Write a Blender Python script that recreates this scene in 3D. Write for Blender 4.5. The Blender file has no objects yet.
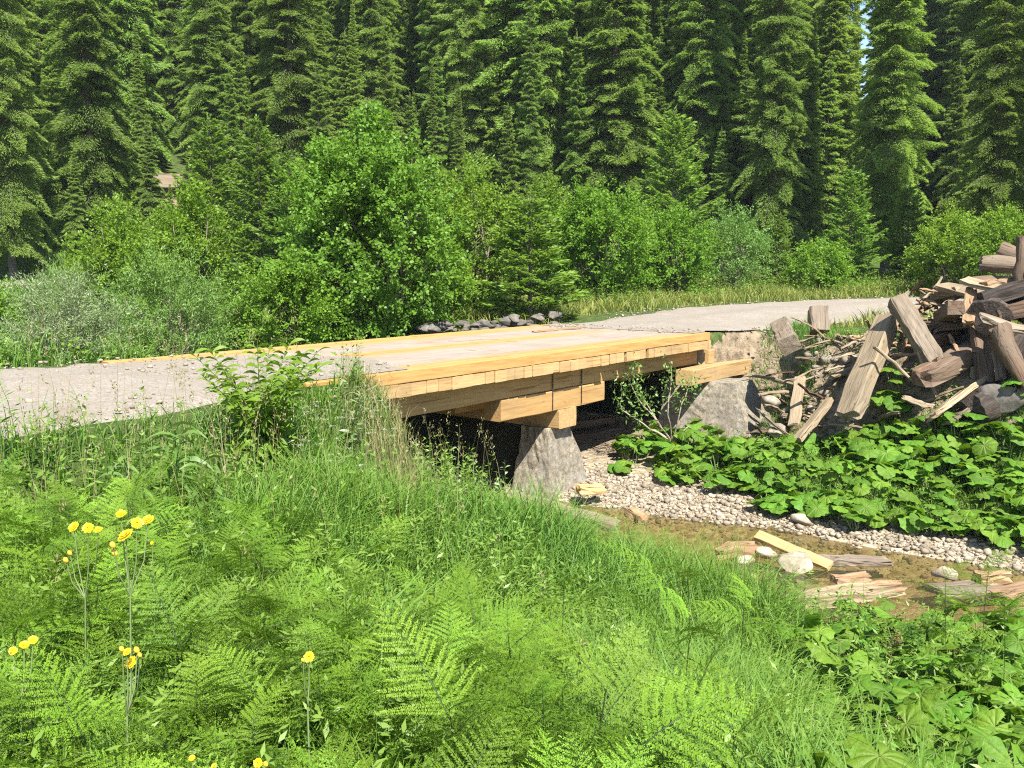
import bpy, math, random
import numpy as np
from mathutils import Vector, Matrix, Euler

# ------------------------------------------------------------------ camera, sky, sun, exposure
sc = bpy.context.scene
COL = sc.collection
F_PX = 900.0
PITCH = math.atan(114.0 / F_PX)
EYE = 1.05                                    # metres above the bridge deck (deck top is z = 0)
cam_d = bpy.data.cameras.new("camera")
cam = bpy.data.objects.new("camera", cam_d)
COL.objects.link(cam)
cam_d.sensor_width = 36.0
cam_d.lens = F_PX / 1024.0 * 36.0
cam_d.clip_start = 0.05
cam_d.clip_end = 3000.0
cam.location = (0, 0, EYE)
cam.rotation_euler = (math.pi / 2 - PITCH, 0, 0)
sc.camera = cam

SUN_EL, SUN_AZ = math.radians(52), math.atan2(0.35, -0.94)      # azimuth from +Y towards +X
world = bpy.data.worlds.new("World")
sc.world = world
world.use_nodes = True
wnt = world.node_tree
sky = wnt.nodes.new("ShaderNodeTexSky")
sky.sky_type = 'NISHITA'
sky.sun_disc = False
sky.sun_elevation = SUN_EL
sky.sun_rotation = SUN_AZ
sky.altitude = 800
sky.air_density = 1.0
sky.dust_density = 0.6
wnt.links.new(sky.outputs[0], wnt.nodes["Background"].inputs[0])
wnt.nodes["Background"].inputs[1].default_value = 0.10
sun_d = bpy.data.lights.new("sun", 'SUN')
sun_d.energy = 5.0
sun_d.angle = math.radians(0.5)
sun_d.color = (1.0, 0.965, 0.90)
sun = bpy.data.objects.new("sun", sun_d)
COL.objects.link(sun)
to_sun = Vector((math.sin(SUN_AZ) * math.cos(SUN_EL), math.cos(SUN_AZ) * math.cos(SUN_EL), math.sin(SUN_EL)))
sun.rotation_euler = to_sun.to_track_quat('Z', 'Y').to_euler()
sun.location = (0, 0, 40)
sc.view_settings.view_transform = 'Standard'
sc.view_settings.look = 'None'
sc.view_settings.gamma = 1.0
sc.view_settings.use_curve_mapping = False
sc.view_settings.exposure = 1.53
sc.cycles.max_bounces = 6
sc.cycles.diffuse_bounces = 3
sc.cycles.glossy_bounces = 2
sc.cycles.transmission_bounces = 4
sc.cycles.transparent_max_bounces = 8
sc.cycles.use_denoising = False
sc.cycles.filter_width = 1.15
sc.cycles.denoising_prefilter = 'ACCURATE'
sc.cycles.sample_clamp_indirect = 4.0

# ------------------------------------------------------------------ bridge frame of reference
TH = math.atan(691 * math.cos(PITCH) / F_PX)                       # heading of the road across the bridge
AX = np.array([math.sin(TH), math.cos(TH)])                        # s: along the road, away from us
NX = np.array([math.cos(TH), -math.sin(TH)])                       # t: across the road, towards us
ROT = math.atan2(AX[1], AX[0])

def st(s, t, z=0.0):
    p = AX * s + NX * t
    return Vector((p[0], p[1], z))

def ray(u, v):
    x, y = (u - 512) / F_PX, -(v - 384) / F_PX
    c, s_ = math.cos(PITCH), math.sin(PITCH)
    return Vector((x, c + y * s_, y * c - s_))

def at_z(u, v, z):
    d = ray(u, v)
    k = (z - EYE) / d.z
    return Vector((d.x * k, d.y * k, z))

def at_y(u, v, Y):
    d = ray(u, v)
    k = Y / d.y
    return Vector((d.x * k, Y, EYE + d.z * k))

# ------------------------------------------------------------------ numpy noise and terrain
def smooth(a, b, x):
    q = np.clip((x - a) / (b - a), 0, 1)
    return q * q * (3 - 2 * q)

_rng0 = np.random.default_rng(7)
_LAT = _rng0.random((256, 256))

def vnoise(x, y, seed=0):
    x = np.asarray(x, float) + seed * 17.31 + 1000
    y = np.asarray(y, float) + seed * 9.77 + 1000
    xi, yi = np.floor(x).astype(int), np.floor(y).astype(int)
    fx, fy = x - xi, y - yi
    fx, fy = fx * fx * (3 - 2 * fx), fy * fy * (3 - 2 * fy)
    g = lambda i, j: _LAT[i % 256, j % 256]
    return (g(xi, yi) * (1 - fx) + g(xi + 1, yi) * fx) * (1 - fy) + (g(xi, yi + 1) * (1 - fx) + g(xi + 1, yi + 1) * fx) * fy - 0.5

ROAD_R = np.array([[2.07, 16.4], [3.9, 18.5], [6.1, 20.4], [8.7, 21.9], [11.8, 23.0], [15.5, 23.8], [20, 24.3], [30, 24.8], [45, 24.9]])
_st0 = st(13.85, -8.33)
ROAD_R[0] = (_st0.x, _st0.y)

def road_right_dist(X, Y):
    d = np.full(np.shape(X), 1e9)
    for (x0, y0), (x1, y1) in zip(ROAD_R[:-1], ROAD_R[1:]):
        L2 = (x1 - x0) ** 2 + (y1 - y0) ** 2
        q = np.clip(((X - x0) * (x1 - x0) + (Y - y0) * (y1 - y0)) / L2, 0, 1)
        d = np.minimum(d, np.hypot(X - x0 - q * (x1 - x0), Y - y0 - q * (y1 - y0)))
    return d

def road_z(Y):
    return 0.042 * np.clip(Y - 17.5, 0, 14)

def left_half(s):
    return 1.9 + 0.15 * np.clip(5.6 - s, 0, 5) + 0.03 * np.clip(6 - s, 0, 14)

WATER = -2.0

def H(X, Y):
    X, Y = np.asarray(X, float), np.asarray(Y, float)
    s = X * AX[0] + Y * AX[1]
    t = X * NX[0] + Y * NX[1]
    lev = np.interp(t, [-40, -16, -11, -6.2, -5, 0, 4], [0.6, -0.2, -0.12, -0.08, -0.32, -0.55, -0.65])
    f = np.interp(s, [1.5, 4, 5.5, 7.0, 7.7, 8.2], [0, 0.1, 0.33, 0.8, 0.97, 1.0])
    fn = np.interp(s, [0.6, 2.2, 3.6, 4.8, 6.2, 7.7, 8.2], [0, 0.12, 0.45, 0.74, 0.91, 0.965, 1.0])
    wn = smooth(-4.6, -2.4, t)
    f = f * (1 - wn) + fn * wn
    zl = lev * (1 - f) - 2.14 * f
    se = s + 0.9 * smooth(-5.0, -2.5, t) * smooth(11.5, 13, s)
    se = se - 1.1 * smooth(-7.2, -6.6, t) * smooth(-4.9, -5.6, t) * smooth(12.5, 13.5, s)
    se = se - 0.42 * smooth(-5.6, -3.4, t) * smooth(9.0, 9.6, s) * smooth(11.8, 10.8, s)
    zr = np.interp(se, [8.2, 9.35, 9.75, 10.6, 12.0, 13.7, 14.3, 14.95, 18], [-2.16, -2.13, -1.97, -1.88, -1.78, -1.65, -0.95, -0.14, 0.0])
    q = smooth(8.0, 8.6, s)
    z = zl * (1 - q) + zr * q
    # beyond the bridge the channel is shallower
    far = smooth(-10.4, -12.5, t)
    z = z * (1 - far) + np.maximum(z, -0.45 - 0.9 * np.exp(-((s - 9.2) / 1.2) ** 2)) * far
    rise = 0.042 * np.clip(Y - 17.5, 0, 14)
    left = smooth(4, -26, X)
    hill = np.clip(Y - 31, 0, 88)
    z = z + rise * smooth(9, 13, s) + (hill * (0.13 + 0.2 * left)) + 0.02 * np.clip(Y - 18, 0, 13) * left * 2.2
    z = z + 0.10 * vnoise(X * 0.5, Y * 0.5, 1) + 0.05 * vnoise(X * 1.7, Y * 1.7, 2)
    d = np.abs(t + 8.33)
    hw = left_half(s)
    k = (1 - smooth(hw, hw + 1.2, d)) * smooth(6.3, 6.05, s)
    z = z * (1 - k) + (-0.035) * k
    nb = smooth(16.6, 15.4, s)
    dr = road_right_dist(X, Y)
    k = ((1 - smooth(2.1, 3.6, dr)) * (1 - nb) + (1 - smooth(1.55, 1.85, dr)) * nb) * smooth(14.05, 14.22, s)
    z = z * (1 - k) + (road_z(Y) - 0.035) * k
    return z

def h1(x, y):
    return float(H(x, y))

# ------------------------------------------------------------------ mesh helpers
def mesh_np(name, V, F, mats, smooth_shade=False, attr=None, mat_idx=None):
    me = bpy.data.meshes.new(name)
    V = np.ascontiguousarray(V, dtype=np.float32).reshape(-1, 3)
    F = np.ascontiguousarray(F, dtype=np.int32)
    n, k = F.shape
    me.vertices.add(len(V))
    me.vertices.foreach_set("co", V.ravel())
    me.loops.add(n * k)
    me.loops.foreach_set("vertex_index", F.ravel())
    me.polygons.add(n)
    me.polygons.foreach_set("loop_start", np.arange(0, n * k, k, dtype=np.int32))
    try:
        me.polygons.foreach_set("loop_total", np.full(n, k, dtype=np.int32))
    except Exception:
        pass
    if smooth_shade:
        me.polygons.foreach_set("use_smooth", np.ones(n, dtype=bool))
    for m in (mats if isinstance(mats, (list, tuple)) else [mats]):
        me.materials.append(m)
    if mat_idx is not None:
        me.polygons.foreach_set("material_index", np.asarray(mat_idx, dtype=np.int32))
    me.update(calc_edges=True)
    if attr is not None:
        a = me.attributes.new("tip", 'FLOAT', 'POINT')
        a.data.foreach_set("value", np.ascontiguousarray(attr, dtype=np.float32))
    return me

def mesh_py(name, V, F, mats, smooth_shade=False, mat_idx=None):
    me = bpy.data.meshes.new(name)
    me.from_pydata([tuple(v) for v in V], [], F)
    for m in (mats if isinstance(mats, (list, tuple)) else [mats]):
        me.materials.append(m)
    for i, p in enumerate(me.polygons):
        p.use_smooth = smooth_shade
        if mat_idx is not None:
            p.material_index = mat_idx[i]
    me.update()
    return me

def tag(o, label=None, cat=None, group=None, kind=None):
    if label: o["label"] = label
    if cat: o["category"] = cat
    if group: o["group"] = group
    if kind: o["kind"] = kind
    return o

def link(name, data, parent=None, loc=(0, 0, 0), rot=(0, 0, 0), scale=(1, 1, 1)):
    o = bpy.data.objects.new(name, data)
    COL.objects.link(o)
    if parent: o.parent = parent
    o.location, o.rotation_euler, o.scale = loc, rot, scale
    return o

def dup(root, loc, rot=None, scale=None, label=None, group=None):
    r = root.copy()
    COL.objects.link(r)
    r.location = loc
    if rot is not None: r.rotation_euler = rot
    if scale is not None: r.scale = scale
    if label: r["label"] = label
    if group: r["group"] = group
    for ch in root.children:
        c = ch.copy()
        COL.objects.link(c)
        c.parent = r
        for g in ch.children:
            d = g.copy()
            COL.objects.link(d)
            d.parent = c
    return r

def norm(v):
    return v / np.maximum(np.linalg.norm(v, axis=-1, keepdims=True), 1e-9)

def kites(P, D, L, W, N, mid=0.45):
    """leaf-shaped quads: base P, direction D, length L, width W, face normal about N"""
    D = norm(D)
    S = norm(np.cross(D, N))
    L, W = np.asarray(L)[:, None], np.asarray(W)[:, None]
    V = np.stack([P, P + D * L * mid + S * W * 0.5, P + D * L, P + D * L * mid - S * W * 0.5], axis=1)
    n = len(P)
    return V.reshape(-1, 3), np.arange(n * 4).reshape(n, 4)

class Acc:
    def __init__(s): s.V, s.F, s.A, s.M, s.n = [], [], [], [], 0
    def add(s, V, F, a=0.0, m=0):
        V = np.asarray(V, float).reshape(-1, 3)
        s.V.append(V); s.F.append(np.asarray(F) + s.n)
        s.A.append(np.broadcast_to(np.asarray(a, float), (len(V),)))
        s.M.append(np.full(len(F), m)); s.n += len(V)
    def mesh(s, name, mats, sm=False):
        return mesh_np(name, np.concatenate(s.V), np.concatenate(s.F), mats, sm, np.concatenate(s.A), np.concatenate(s.M))

def tube(P, R, k=6):
    """quad tube along the points P with radii R"""
    P, R = np.asarray(P, float), np.asarray(R, float)
    T = norm(np.gradient(P, axis=0))
    ref = np.where(np.abs(T[:, 2:3]) > 0.9, np.array([[1.0, 0, 0]]), np.array([[0, 0, 1.0]]))
    A = norm(np.cross(T, ref)); B = np.cross(T, A)
    ang = np.linspace(0, 2 * np.pi, k, endpoint=False)
    V = P[:, None] + R[:, None, None] * (np.cos(ang)[None, :, None] * A[:, None] + np.sin(ang)[None, :, None] * B[:, None])
    n = len(P)
    i = np.arange(n - 1)[:, None] * k; j = np.arange(k)[None, :]
    F = np.stack([i + j, i + (j + 1) % k, i + k + (j + 1) % k, i + k + j], axis=-1).reshape(-1, 4)
    return V.reshape(-1, 3), F

# ------------------------------------------------------------------ materials
class NT:
    def __init__(s, name):
        s.m = bpy.data.materials.new(name); s.m.use_nodes = True
        s.t = s.m.node_tree; s.n = s.t.nodes
        s.b = s.n["Principled BSDF"]; s.out = s.n["Material Output"]
    def new(s, typ, **kw):
        nd = s.n.new(typ)
        for k, v in kw.items(): setattr(nd, k, v)
        return nd
    def l(s, a, b): s.t.links.new(a, b)
    def coord(s, scale=(1, 1, 1), which="Object", rnd=True):
        tc = s.new("ShaderNodeTexCoord"); mp = s.new("ShaderNodeMapping")
        mp.inputs["Scale"].default_value = scale
        s.l(tc.outputs[which], mp.inputs["Vector"])
        if rnd:
            oi = s.new("ShaderNodeObjectInfo"); mu = s.new("ShaderNodeMath", operation='MULTIPLY'); mu.inputs[1].default_value = 37.0
            s.l(oi.outputs["Random"], mu.inputs[0]); s.l(mu.outputs[0], mp.inputs["Location"])
        return mp.outputs[0]
    def noise(s, vec, scale, detail=4, rough=0.6):
        nd = s.new("ShaderNodeTexNoise"); nd.inputs["Scale"].default_value = scale
        nd.inputs["Detail"].default_value = detail; nd.inputs["Roughness"].default_value = rough
        s.l(vec, nd.inputs["Vector"]); return nd.outputs["Fac"]
    def ramp(s, fac, stops):
        nd = s.new("ShaderNodeValToRGB"); e = nd.color_ramp.elements
        while len(e) < len(stops): e.new(0.5)
        for i, (p, c) in enumerate(stops):
            e[i].position = p; e[i].color = (*c, 1) if len(c) == 3 else c
        s.l(fac, nd.inputs[0]); return nd.outputs[0]
    def mix(s, fac, a, b, mode='MIX'):
        nd = s.new("ShaderNodeMix", data_type='RGBA', blend_type=mode)
        for sock, v in ((nd.inputs[0], fac), (nd.inputs[6], a), (nd.inputs[7], b)):
            if hasattr(v, "is_linked"): s.l(v, sock)
            elif isinstance(v, (int, float)): sock.default_value = v
            else: sock.default_value = (*v, 1)
        return nd.outputs[2]
    def math(s, op, a, b=None, c=None):
        nd = s.new("ShaderNodeMath", operation=op)
        for i, v in enumerate((a, b, c)):
            if v is None: continue
            if hasattr(v, "is_linked"): s.l(v, nd.inputs[i])
            else: nd.inputs[i].default_value = v
        return nd.outputs[0]
    def bump(s, h, strength=0.5, dist=0.02):
        nd = s.new("ShaderNodeBump"); nd.inputs["Strength"].default_value = strength; nd.inputs["Distance"].default_value = dist
        s.l(h, nd.inputs["Height"]); s.l(nd.outputs[0], s.b.inputs["Normal"])
    def base(s, c): s.l(c, s.b.inputs["Base Color"])
    def rough(s, r, spec=0.3):
        s.b.inputs["Roughness"].default_value = r; s.b.inputs["Specular IOR Level"].default_value = spec

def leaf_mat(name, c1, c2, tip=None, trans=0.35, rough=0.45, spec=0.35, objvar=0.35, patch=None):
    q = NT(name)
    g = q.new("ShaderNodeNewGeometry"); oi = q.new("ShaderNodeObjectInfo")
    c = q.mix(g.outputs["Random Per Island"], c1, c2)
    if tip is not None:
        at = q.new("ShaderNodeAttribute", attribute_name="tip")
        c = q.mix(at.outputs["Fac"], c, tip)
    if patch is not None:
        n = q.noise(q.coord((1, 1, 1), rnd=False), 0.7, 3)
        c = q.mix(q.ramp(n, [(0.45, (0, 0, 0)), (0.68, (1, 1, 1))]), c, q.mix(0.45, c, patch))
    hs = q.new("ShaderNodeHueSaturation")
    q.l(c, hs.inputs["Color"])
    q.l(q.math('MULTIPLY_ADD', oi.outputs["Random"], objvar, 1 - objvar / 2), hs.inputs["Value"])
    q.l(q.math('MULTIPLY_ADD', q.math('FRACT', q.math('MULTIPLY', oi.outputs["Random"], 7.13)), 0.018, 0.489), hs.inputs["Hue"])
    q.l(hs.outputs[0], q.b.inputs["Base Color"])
    q.rough(rough, spec)
    tr = q.new("ShaderNodeBsdfTranslucent"); mx = q.new("ShaderNodeMixShader")
    q.l(q.mix(1.0, hs.outputs[0], (1.3, 1.3, 0.6), 'MULTIPLY'), tr.inputs[0])
    mx.inputs[0].default_value = trans
    q.l(q.b.outputs[0], mx.inputs[1]); q.l(tr.outputs[0], mx.inputs[2]); q.l(mx.outputs[0], q.out.inputs[0])
    return q.m

def wood_mat(name, stops, scale=5.0, rough=0.75, bump=0.5, island=0.12, stain=None, dark=(0.03, 0.02, 0.015)):
    q = NT(name)
    v = q.coord((0.12, 1.6, 1.6)); v2 = q.coord((0.35, 1, 1))
    grain = q.noise(v, scale * 3.2, 6, 0.65); big = q.noise(v2, scale * 0.35, 3)
    c = q.ramp(grain, [(0.25 + 0.5 * i / max(1, len(stops) - 1), s_) for i, s_ in enumerate(stops)])
    if stain is not None:
        c = q.mix(q.ramp(big, [(0.42, (0, 0, 0)), (0.66, (1, 1, 1))]), c, stain)
    g = q.new("ShaderNodeNewGeometry"); oi = q.new("ShaderNodeObjectInfo")
    hs = q.new("ShaderNodeHueSaturation"); q.l(c, hs.inputs["Color"])
    r = q.math('FRACT', q.math('ADD', g.outputs["Random Per Island"], oi.outputs["Random"]))
    q.l(q.math('MULTIPLY_ADD', r, island * 2, 1 - island), hs.inputs["Value"])
    crack = q.noise(q.coord((0.05, 2.4, 2.4)), scale * 4, 2, 0.5)
    c = q.mix(q.ramp(crack, [(0.30, (1, 1, 1)), (0.36, (0, 0, 0))]), hs.outputs[0], dark)
    sm = q.noise(q.coord((0.5, 1, 1)), 2.3, 6, 0.75)
    c = q.mix(q.ramp(sm, [(0.50, (0, 0, 0)), (0.72, (0.55, 0.55, 0.55))]), c, q.mix(0.5, c, (0.10, 0.085, 0.07)))
    kn = q.new("ShaderNodeTexVoronoi"); kn.inputs["Scale"].default_value = 3.2; q.l(q.coord((0.6, 1.5, 1.5)), kn.inputs["Vector"])
    c = q.mix(q.ramp(kn.outputs["Distance"], [(0.05, (0.8, 0.8, 0.8)), (0.10, (0, 0, 0))]), c, q.mix(0.65, c, dark))
    q.base(c); q.rough(rough, 0.2)
    q.bump(q.math('ADD', grain, q.math('MULTIPLY', crack, 0.7)), bump, 0.012)
    return q.m

M = {}
M['new_wood'] = wood_mat('new_wood', [(0.29, 0.17, 0.065), (0.385, 0.252, 0.112), (0.43, 0.298, 0.148)], island=0.10, bump=0.25, dark=(0.24, 0.12, 0.03))
M['deep_wood'] = wood_mat('beam_wood', [(0.26, 0.145, 0.05), (0.35, 0.21, 0.08), (0.40, 0.255, 0.105)], island=0.08, bump=0.25, dark=(0.2, 0.1, 0.03))
M['orange_wood'] = wood_mat('orange_wood', [(0.16, 0.085, 0.04), (0.26, 0.16, 0.085), (0.34, 0.245, 0.15)], bump=0.9, island=0.15)
M['grey_wood'] = wood_mat('weathered_wood', [(0.09, 0.065, 0.042), (0.18, 0.142, 0.10), (0.25, 0.205, 0.15)], bump=0.9, island=0.18, stain=(0.14, 0.10, 0.065))
M['pale_wood'] = wood_mat('pale_old_wood', [(0.15, 0.10, 0.055), (0.25, 0.19, 0.115), (0.32, 0.25, 0.16)], bump=0.8, island=0.18, stain=(0.19, 0.15, 0.10))
M['brown_wood'] = wood_mat('brown_old_wood', [(0.04, 0.024, 0.015), (0.11, 0.065, 0.038), (0.19, 0.125, 0.08)], bump=1.0, island=0.2, stain=(0.13, 0.095, 0.065))
M['char_wood'] = wood_mat('dark_rotten_wood', [(0.012, 0.01, 0.008), (0.04, 0.03, 0.024), (0.10, 0.075, 0.055)], bump=1.0, island=0.2)
M['bark'] = wood_mat('spruce_bark', [(0.05, 0.04, 0.033), (0.11, 0.09, 0.075), (0.19, 0.16, 0.14)], scale=3, bump=0.8)
M['twig'] = wood_mat('pale_twig_bark', [(0.12, 0.10, 0.07), (0.24, 0.2, 0.14), (0.33, 0.29, 0.2)], scale=5, bump=0.4)

def concrete_mat():
    q = NT('old_concrete')
    v = q.coord((1, 1, 1))
    n1 = q.noise(v, 2.2, 6, 0.7); n2 = q.noise(v, 14, 6, 0.8); n3 = q.noise(q.coord((1.2, 1.2, 0.35)), 3.5, 4)
    c = q.ramp(n2, [(0.30, (0.055, 0.045, 0.032)), (0.5, (0.20, 0.168, 0.12)), (0.66, (0.35, 0.315, 0.245))])
    c = q.mix(q.ramp(n1, [(0.44, (0, 0, 0)), (0.62, (1, 1, 1))]), c, q.mix(0.6, c, (0.17, 0.15, 0.12)))
    c = q.mix(q.ramp(n3, [(0.55, (0, 0, 0)), (0.7, (0.7, 0.7, 0.7))]), c, (0.26, 0.25, 0.225))
    vo = q.new("ShaderNodeTexVoronoi"); vo.inputs["Scale"].default_value = 17; q.l(q.mix(0.25, v, q.noise(v, 6, 3)), vo.inputs["Vector"])
    c = q.mix(q.ramp(vo.outputs["Distance"], [(0.06, (0.6, 0.6, 0.6)), (0.16, (0, 0, 0))]), c, (0.06, 0.05, 0.04))
    q.base(c); q.rough(0.9, 0.15)
    q.bump(q.math('ADD', q.math('ADD', n1, n2), q.math('MULTIPLY', vo.outputs["Distance"], 0.25)), 0.8, 0.02)
    return q.m
M['concrete'] = concrete_mat()

def gravel_mat(name, cols, scale, dist=0.02, grass=False):
    q = NT(name)
    v = q.coord((1, 1, 1), rnd=False)
    vo = q.new("ShaderNodeTexVoronoi"); vo.inputs["Scale"].default_value = scale; q.l(v, vo.inputs["Vector"])
    n = q.noise(v, 1.3, 7, 0.72); n2 = q.noise(v, 6, 6, 0.75)
    cell = q.new("ShaderNodeSeparateColor"); q.l(vo.outputs["Color"], cell.inputs[0])
    c = q.ramp(cell.outputs[0], [(0.0, cols[0]), (0.5, cols[1]), (1.0, cols[2])])
    c = q.mix(q.ramp(n, [(0.38, (0, 0, 0)), (0.64, (1, 1, 1))]), c, q.mix(0.75, c, cols[3]))
    c = q.mix(q.ramp(n2, [(0.35, (0.6, 0.6, 0.6)), (0.55, (0, 0, 0))]), c, cols[3])
    q.base(c); q.rough(0.95, 0.1)
    q.bump(q.math('ADD', q.math('MULTIPLY', vo.outputs["Distance"], -1.0), n2), 0.8, dist)
    return q.m
M['road'] = gravel_mat('gravel_road', [(0.19, 0.16, 0.128), (0.25, 0.22, 0.184), (0.325, 0.29, 0.25), (0.21, 0.175, 0.132)], 55, 0.012)

def ground_mat():
    q = NT('ground')
    tc = q.coord((1, 1, 1), "Object", rnd=False)
    n1 = q.noise(tc, 0.8, 5); n2 = q.noise(tc, 7, 5); n3 = q.noise(tc, 45, 3)
    c = q.ramp(n2, [(0.3, (0.028, 0.045, 0.012)), (0.5, (0.055, 0.085, 0.02)), (0.68, (0.10, 0.115, 0.04))])
    soil = q.ramp(n2, [(0.3, (0.10, 0.075, 0.045)), (0.6, (0.27, 0.21, 0.14))])
    at = q.new("ShaderNodeAttribute", attribute_name="tip")
    bare = q.math('GREATER_THAN', q.math('ADD', at.outputs["Fac"], q.math('MULTIPLY', q.math('SUBTRACT', n1, 0.5), 0.9)), 0.5)
    c = q.mix(bare, c, soil)
    bed = q.new("ShaderNodeAttribute", attribute_name="bed")
    vo = q.new("ShaderNodeTexVoronoi"); vo.inputs["Scale"].default_value = 14; q.l(tc, vo.inputs["Vector"])
    cell = q.new("ShaderNodeSeparateColor"); q.l(vo.outputs["Color"], cell.inputs[0])
    gc = q.ramp(cell.outputs[0], [(0, (0.20, 0.155, 0.09)), (0.5, (0.33, 0.27, 0.18)), (1, (0.45, 0.385, 0.28))])
    c = q.mix(bed.outputs["Fac"], c, gc)
    q.base(c); q.rough(0.95, 0.1)
    q.bump(q.math('ADD', q.math('ADD', n2, n3), q.math('MULTIPLY', vo.outputs["Distance"], -0.6)), 0.8, 0.04)
    return q.m
M['ground'] = ground_mat()

def stone_mat(name, c1, c2, c3):
    q = NT(name)
    v = q.coord((1, 1, 1)); n = q.noise(v, 9, 6, 0.7); n2 = q.noise(v, 2.5, 3)
    g = q.new("ShaderNodeNewGeometry")
    c = q.ramp(n, [(0.3, c1), (0.5, c2), (0.7, c3)])
    c = q.mix(q.ramp(n2, [(0.45, (0, 0, 0)), (0.65, (0.5, 0.5, 0.5))]), c, c1)
    hs = q.new("ShaderNodeHueSaturation"); q.l(c, hs.inputs["Color"])
    q.l(q.math('MULTIPLY_ADD', g.outputs["Random Per Island"], 0.6, 0.68), hs.inputs["Value"])
    q.base(hs.outputs[0]); q.rough(0.85, 0.2); q.bump(n, 0.7, 0.02)
    return q.m
M['stone'] = stone_mat('limestone', (0.10, 0.08, 0.058), (0.185, 0.155, 0.118), (0.28, 0.245, 0.19))
M['pebble'] = stone_mat('creek_pebbles', (0.15, 0.115, 0.075), (0.26, 0.215, 0.155), (0.38, 0.33, 0.26))
M['dark_stone'] = stone_mat('dark_stone', (0.05, 0.045, 0.036), (0.10, 0.088, 0.072), (0.17, 0.15, 0.125))

def water_mat():
    q = NT('creek_water')
    v = q.coord((1, 1, 1), rnd=False)
    n = q.noise(v, 9, 3); n2 = q.noise(v, 2.6, 3)
    tr = q.new("ShaderNodeBsdfTransparent"); tr.inputs[0].default_value = (0.76, 0.70, 0.52, 1)
    gl = q.new("ShaderNodeBsdfGlossy"); gl.inputs["Roughness"].default_value = 0.04; gl.inputs[0].default_value = (0.9, 0.92, 0.95, 1)
    df = q.new("ShaderNodeBsdfDiffuse"); df.inputs[0].default_value = (0.13, 0.11, 0.055, 1)
    fr = q.new("ShaderNodeFresnel"); fr.inputs[0].default_value = 1.36
    bp = q.new("ShaderNodeBump"); bp.inputs["Strength"].default_value = 0.5; bp.inputs["Distance"].default_value = 0.02
    q.l(q.math('ADD', n, n2), bp.inputs["Height"])
    for nd in (gl, fr): q.l(bp.outputs[0], nd.inputs["Normal"])
    m0 = q.new("ShaderNodeMixShader"); m0.inputs[0].default_value = 0.16
    q.l(tr.outputs[0], m0.inputs[1]); q.l(df.outputs[0], m0.inputs[2])
    mx = q.new("ShaderNodeMixShader")
    q.l(fr.outputs[0], mx.inputs[0]); q.l(m0.outputs[0], mx.inputs[1]); q.l(gl.outputs[0], mx.inputs[2])
    q.l(mx.outputs[0], q.out.inputs[0])
    return q.m
M['water'] = water_mat()

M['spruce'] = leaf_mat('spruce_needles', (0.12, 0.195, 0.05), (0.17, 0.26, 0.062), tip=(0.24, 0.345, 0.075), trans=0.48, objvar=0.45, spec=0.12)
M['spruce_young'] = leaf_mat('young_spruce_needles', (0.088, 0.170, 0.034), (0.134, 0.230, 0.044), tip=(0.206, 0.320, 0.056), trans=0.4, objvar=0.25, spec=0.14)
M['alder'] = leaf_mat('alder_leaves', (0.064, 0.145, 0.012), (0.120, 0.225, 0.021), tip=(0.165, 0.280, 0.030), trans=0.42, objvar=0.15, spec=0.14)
M['bright_alder'] = leaf_mat('bright_alder_leaves', (0.062, 0.155, 0.016), (0.108, 0.232, 0.026), tip=(0.15, 0.29, 0.04), trans=0.45, objvar=0.0, spec=0.2)
M['hazel'] = leaf_mat('hazel_leaves', (0.077, 0.160, 0.014), (0.133, 0.235, 0.022), tip=(0.174, 0.285, 0.033), trans=0.42, objvar=0.25, spec=0.14)
M['willow'] = leaf_mat('willow_leaves', (0.072, 0.150, 0.025), (0.122, 0.220, 0.041), tip=(0.138, 0.250, 0.050), trans=0.3, objvar=0.2)
M['pale_willow'] = leaf_mat('pale_willow_leaves', (0.14, 0.19, 0.08), (0.24, 0.29, 0.14), trans=0.3, objvar=0.15)
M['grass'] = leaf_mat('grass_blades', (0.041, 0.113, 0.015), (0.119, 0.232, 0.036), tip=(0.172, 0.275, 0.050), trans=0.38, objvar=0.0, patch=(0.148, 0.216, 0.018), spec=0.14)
M['verge'] = leaf_mat('verge_grass', (0.132, 0.168, 0.030), (0.220, 0.247, 0.055), tip=(0.286, 0.284, 0.090), trans=0.35, objvar=0.0, patch=(0.110, 0.179, 0.030), spec=0.15)
M['dry_grass'] = leaf_mat('dry_grass', (0.20, 0.19, 0.07), (0.30, 0.26, 0.12), trans=0.3, objvar=0.0)
M['herb'] = leaf_mat('meadow_herb_leaves', (0.060, 0.140, 0.016), (0.121, 0.227, 0.026), tip=(0.177, 0.270, 0.045), trans=0.35, objvar=0.0)
M['fern'] = leaf_mat('bracken_leaflets', (0.063, 0.140, 0.012), (0.119, 0.232, 0.020), tip=(0.177, 0.292, 0.029), trans=0.42, objvar=0.6, spec=0.14)
M['lance'] = leaf_mat('lance_leaves', (0.053, 0.130, 0.021), (0.097, 0.190, 0.031), tip=(0.145, 0.230, 0.048), trans=0.35, objvar=0.2)
M['nettle'] = leaf_mat('nettle_leaves', (0.07, 0.13, 0.035), (0.13, 0.2, 0.06), tip=(0.26, 0.32, 0.15), trans=0.3, objvar=0.2)
M['stem'] = leaf_mat('green_stem', (0.05, 0.085, 0.02), (0.07, 0.11, 0.025), trans=0.05, objvar=0.3)
M['fern_stem'] = leaf_mat('dark_stem', (0.018, 0.03, 0.008), (0.03, 0.05, 0.012), trans=0.0, objvar=0.3)
M['pale_stem'] = leaf_mat('pale_stem', (0.12, 0.17, 0.06), (0.16, 0.2, 0.08), trans=0.05, objvar=0.2)
M['petal'] = leaf_mat('yellow_petals', (0.72, 0.47, 0.012), (0.80, 0.58, 0.02), trans=0.3, objvar=0.1)
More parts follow.
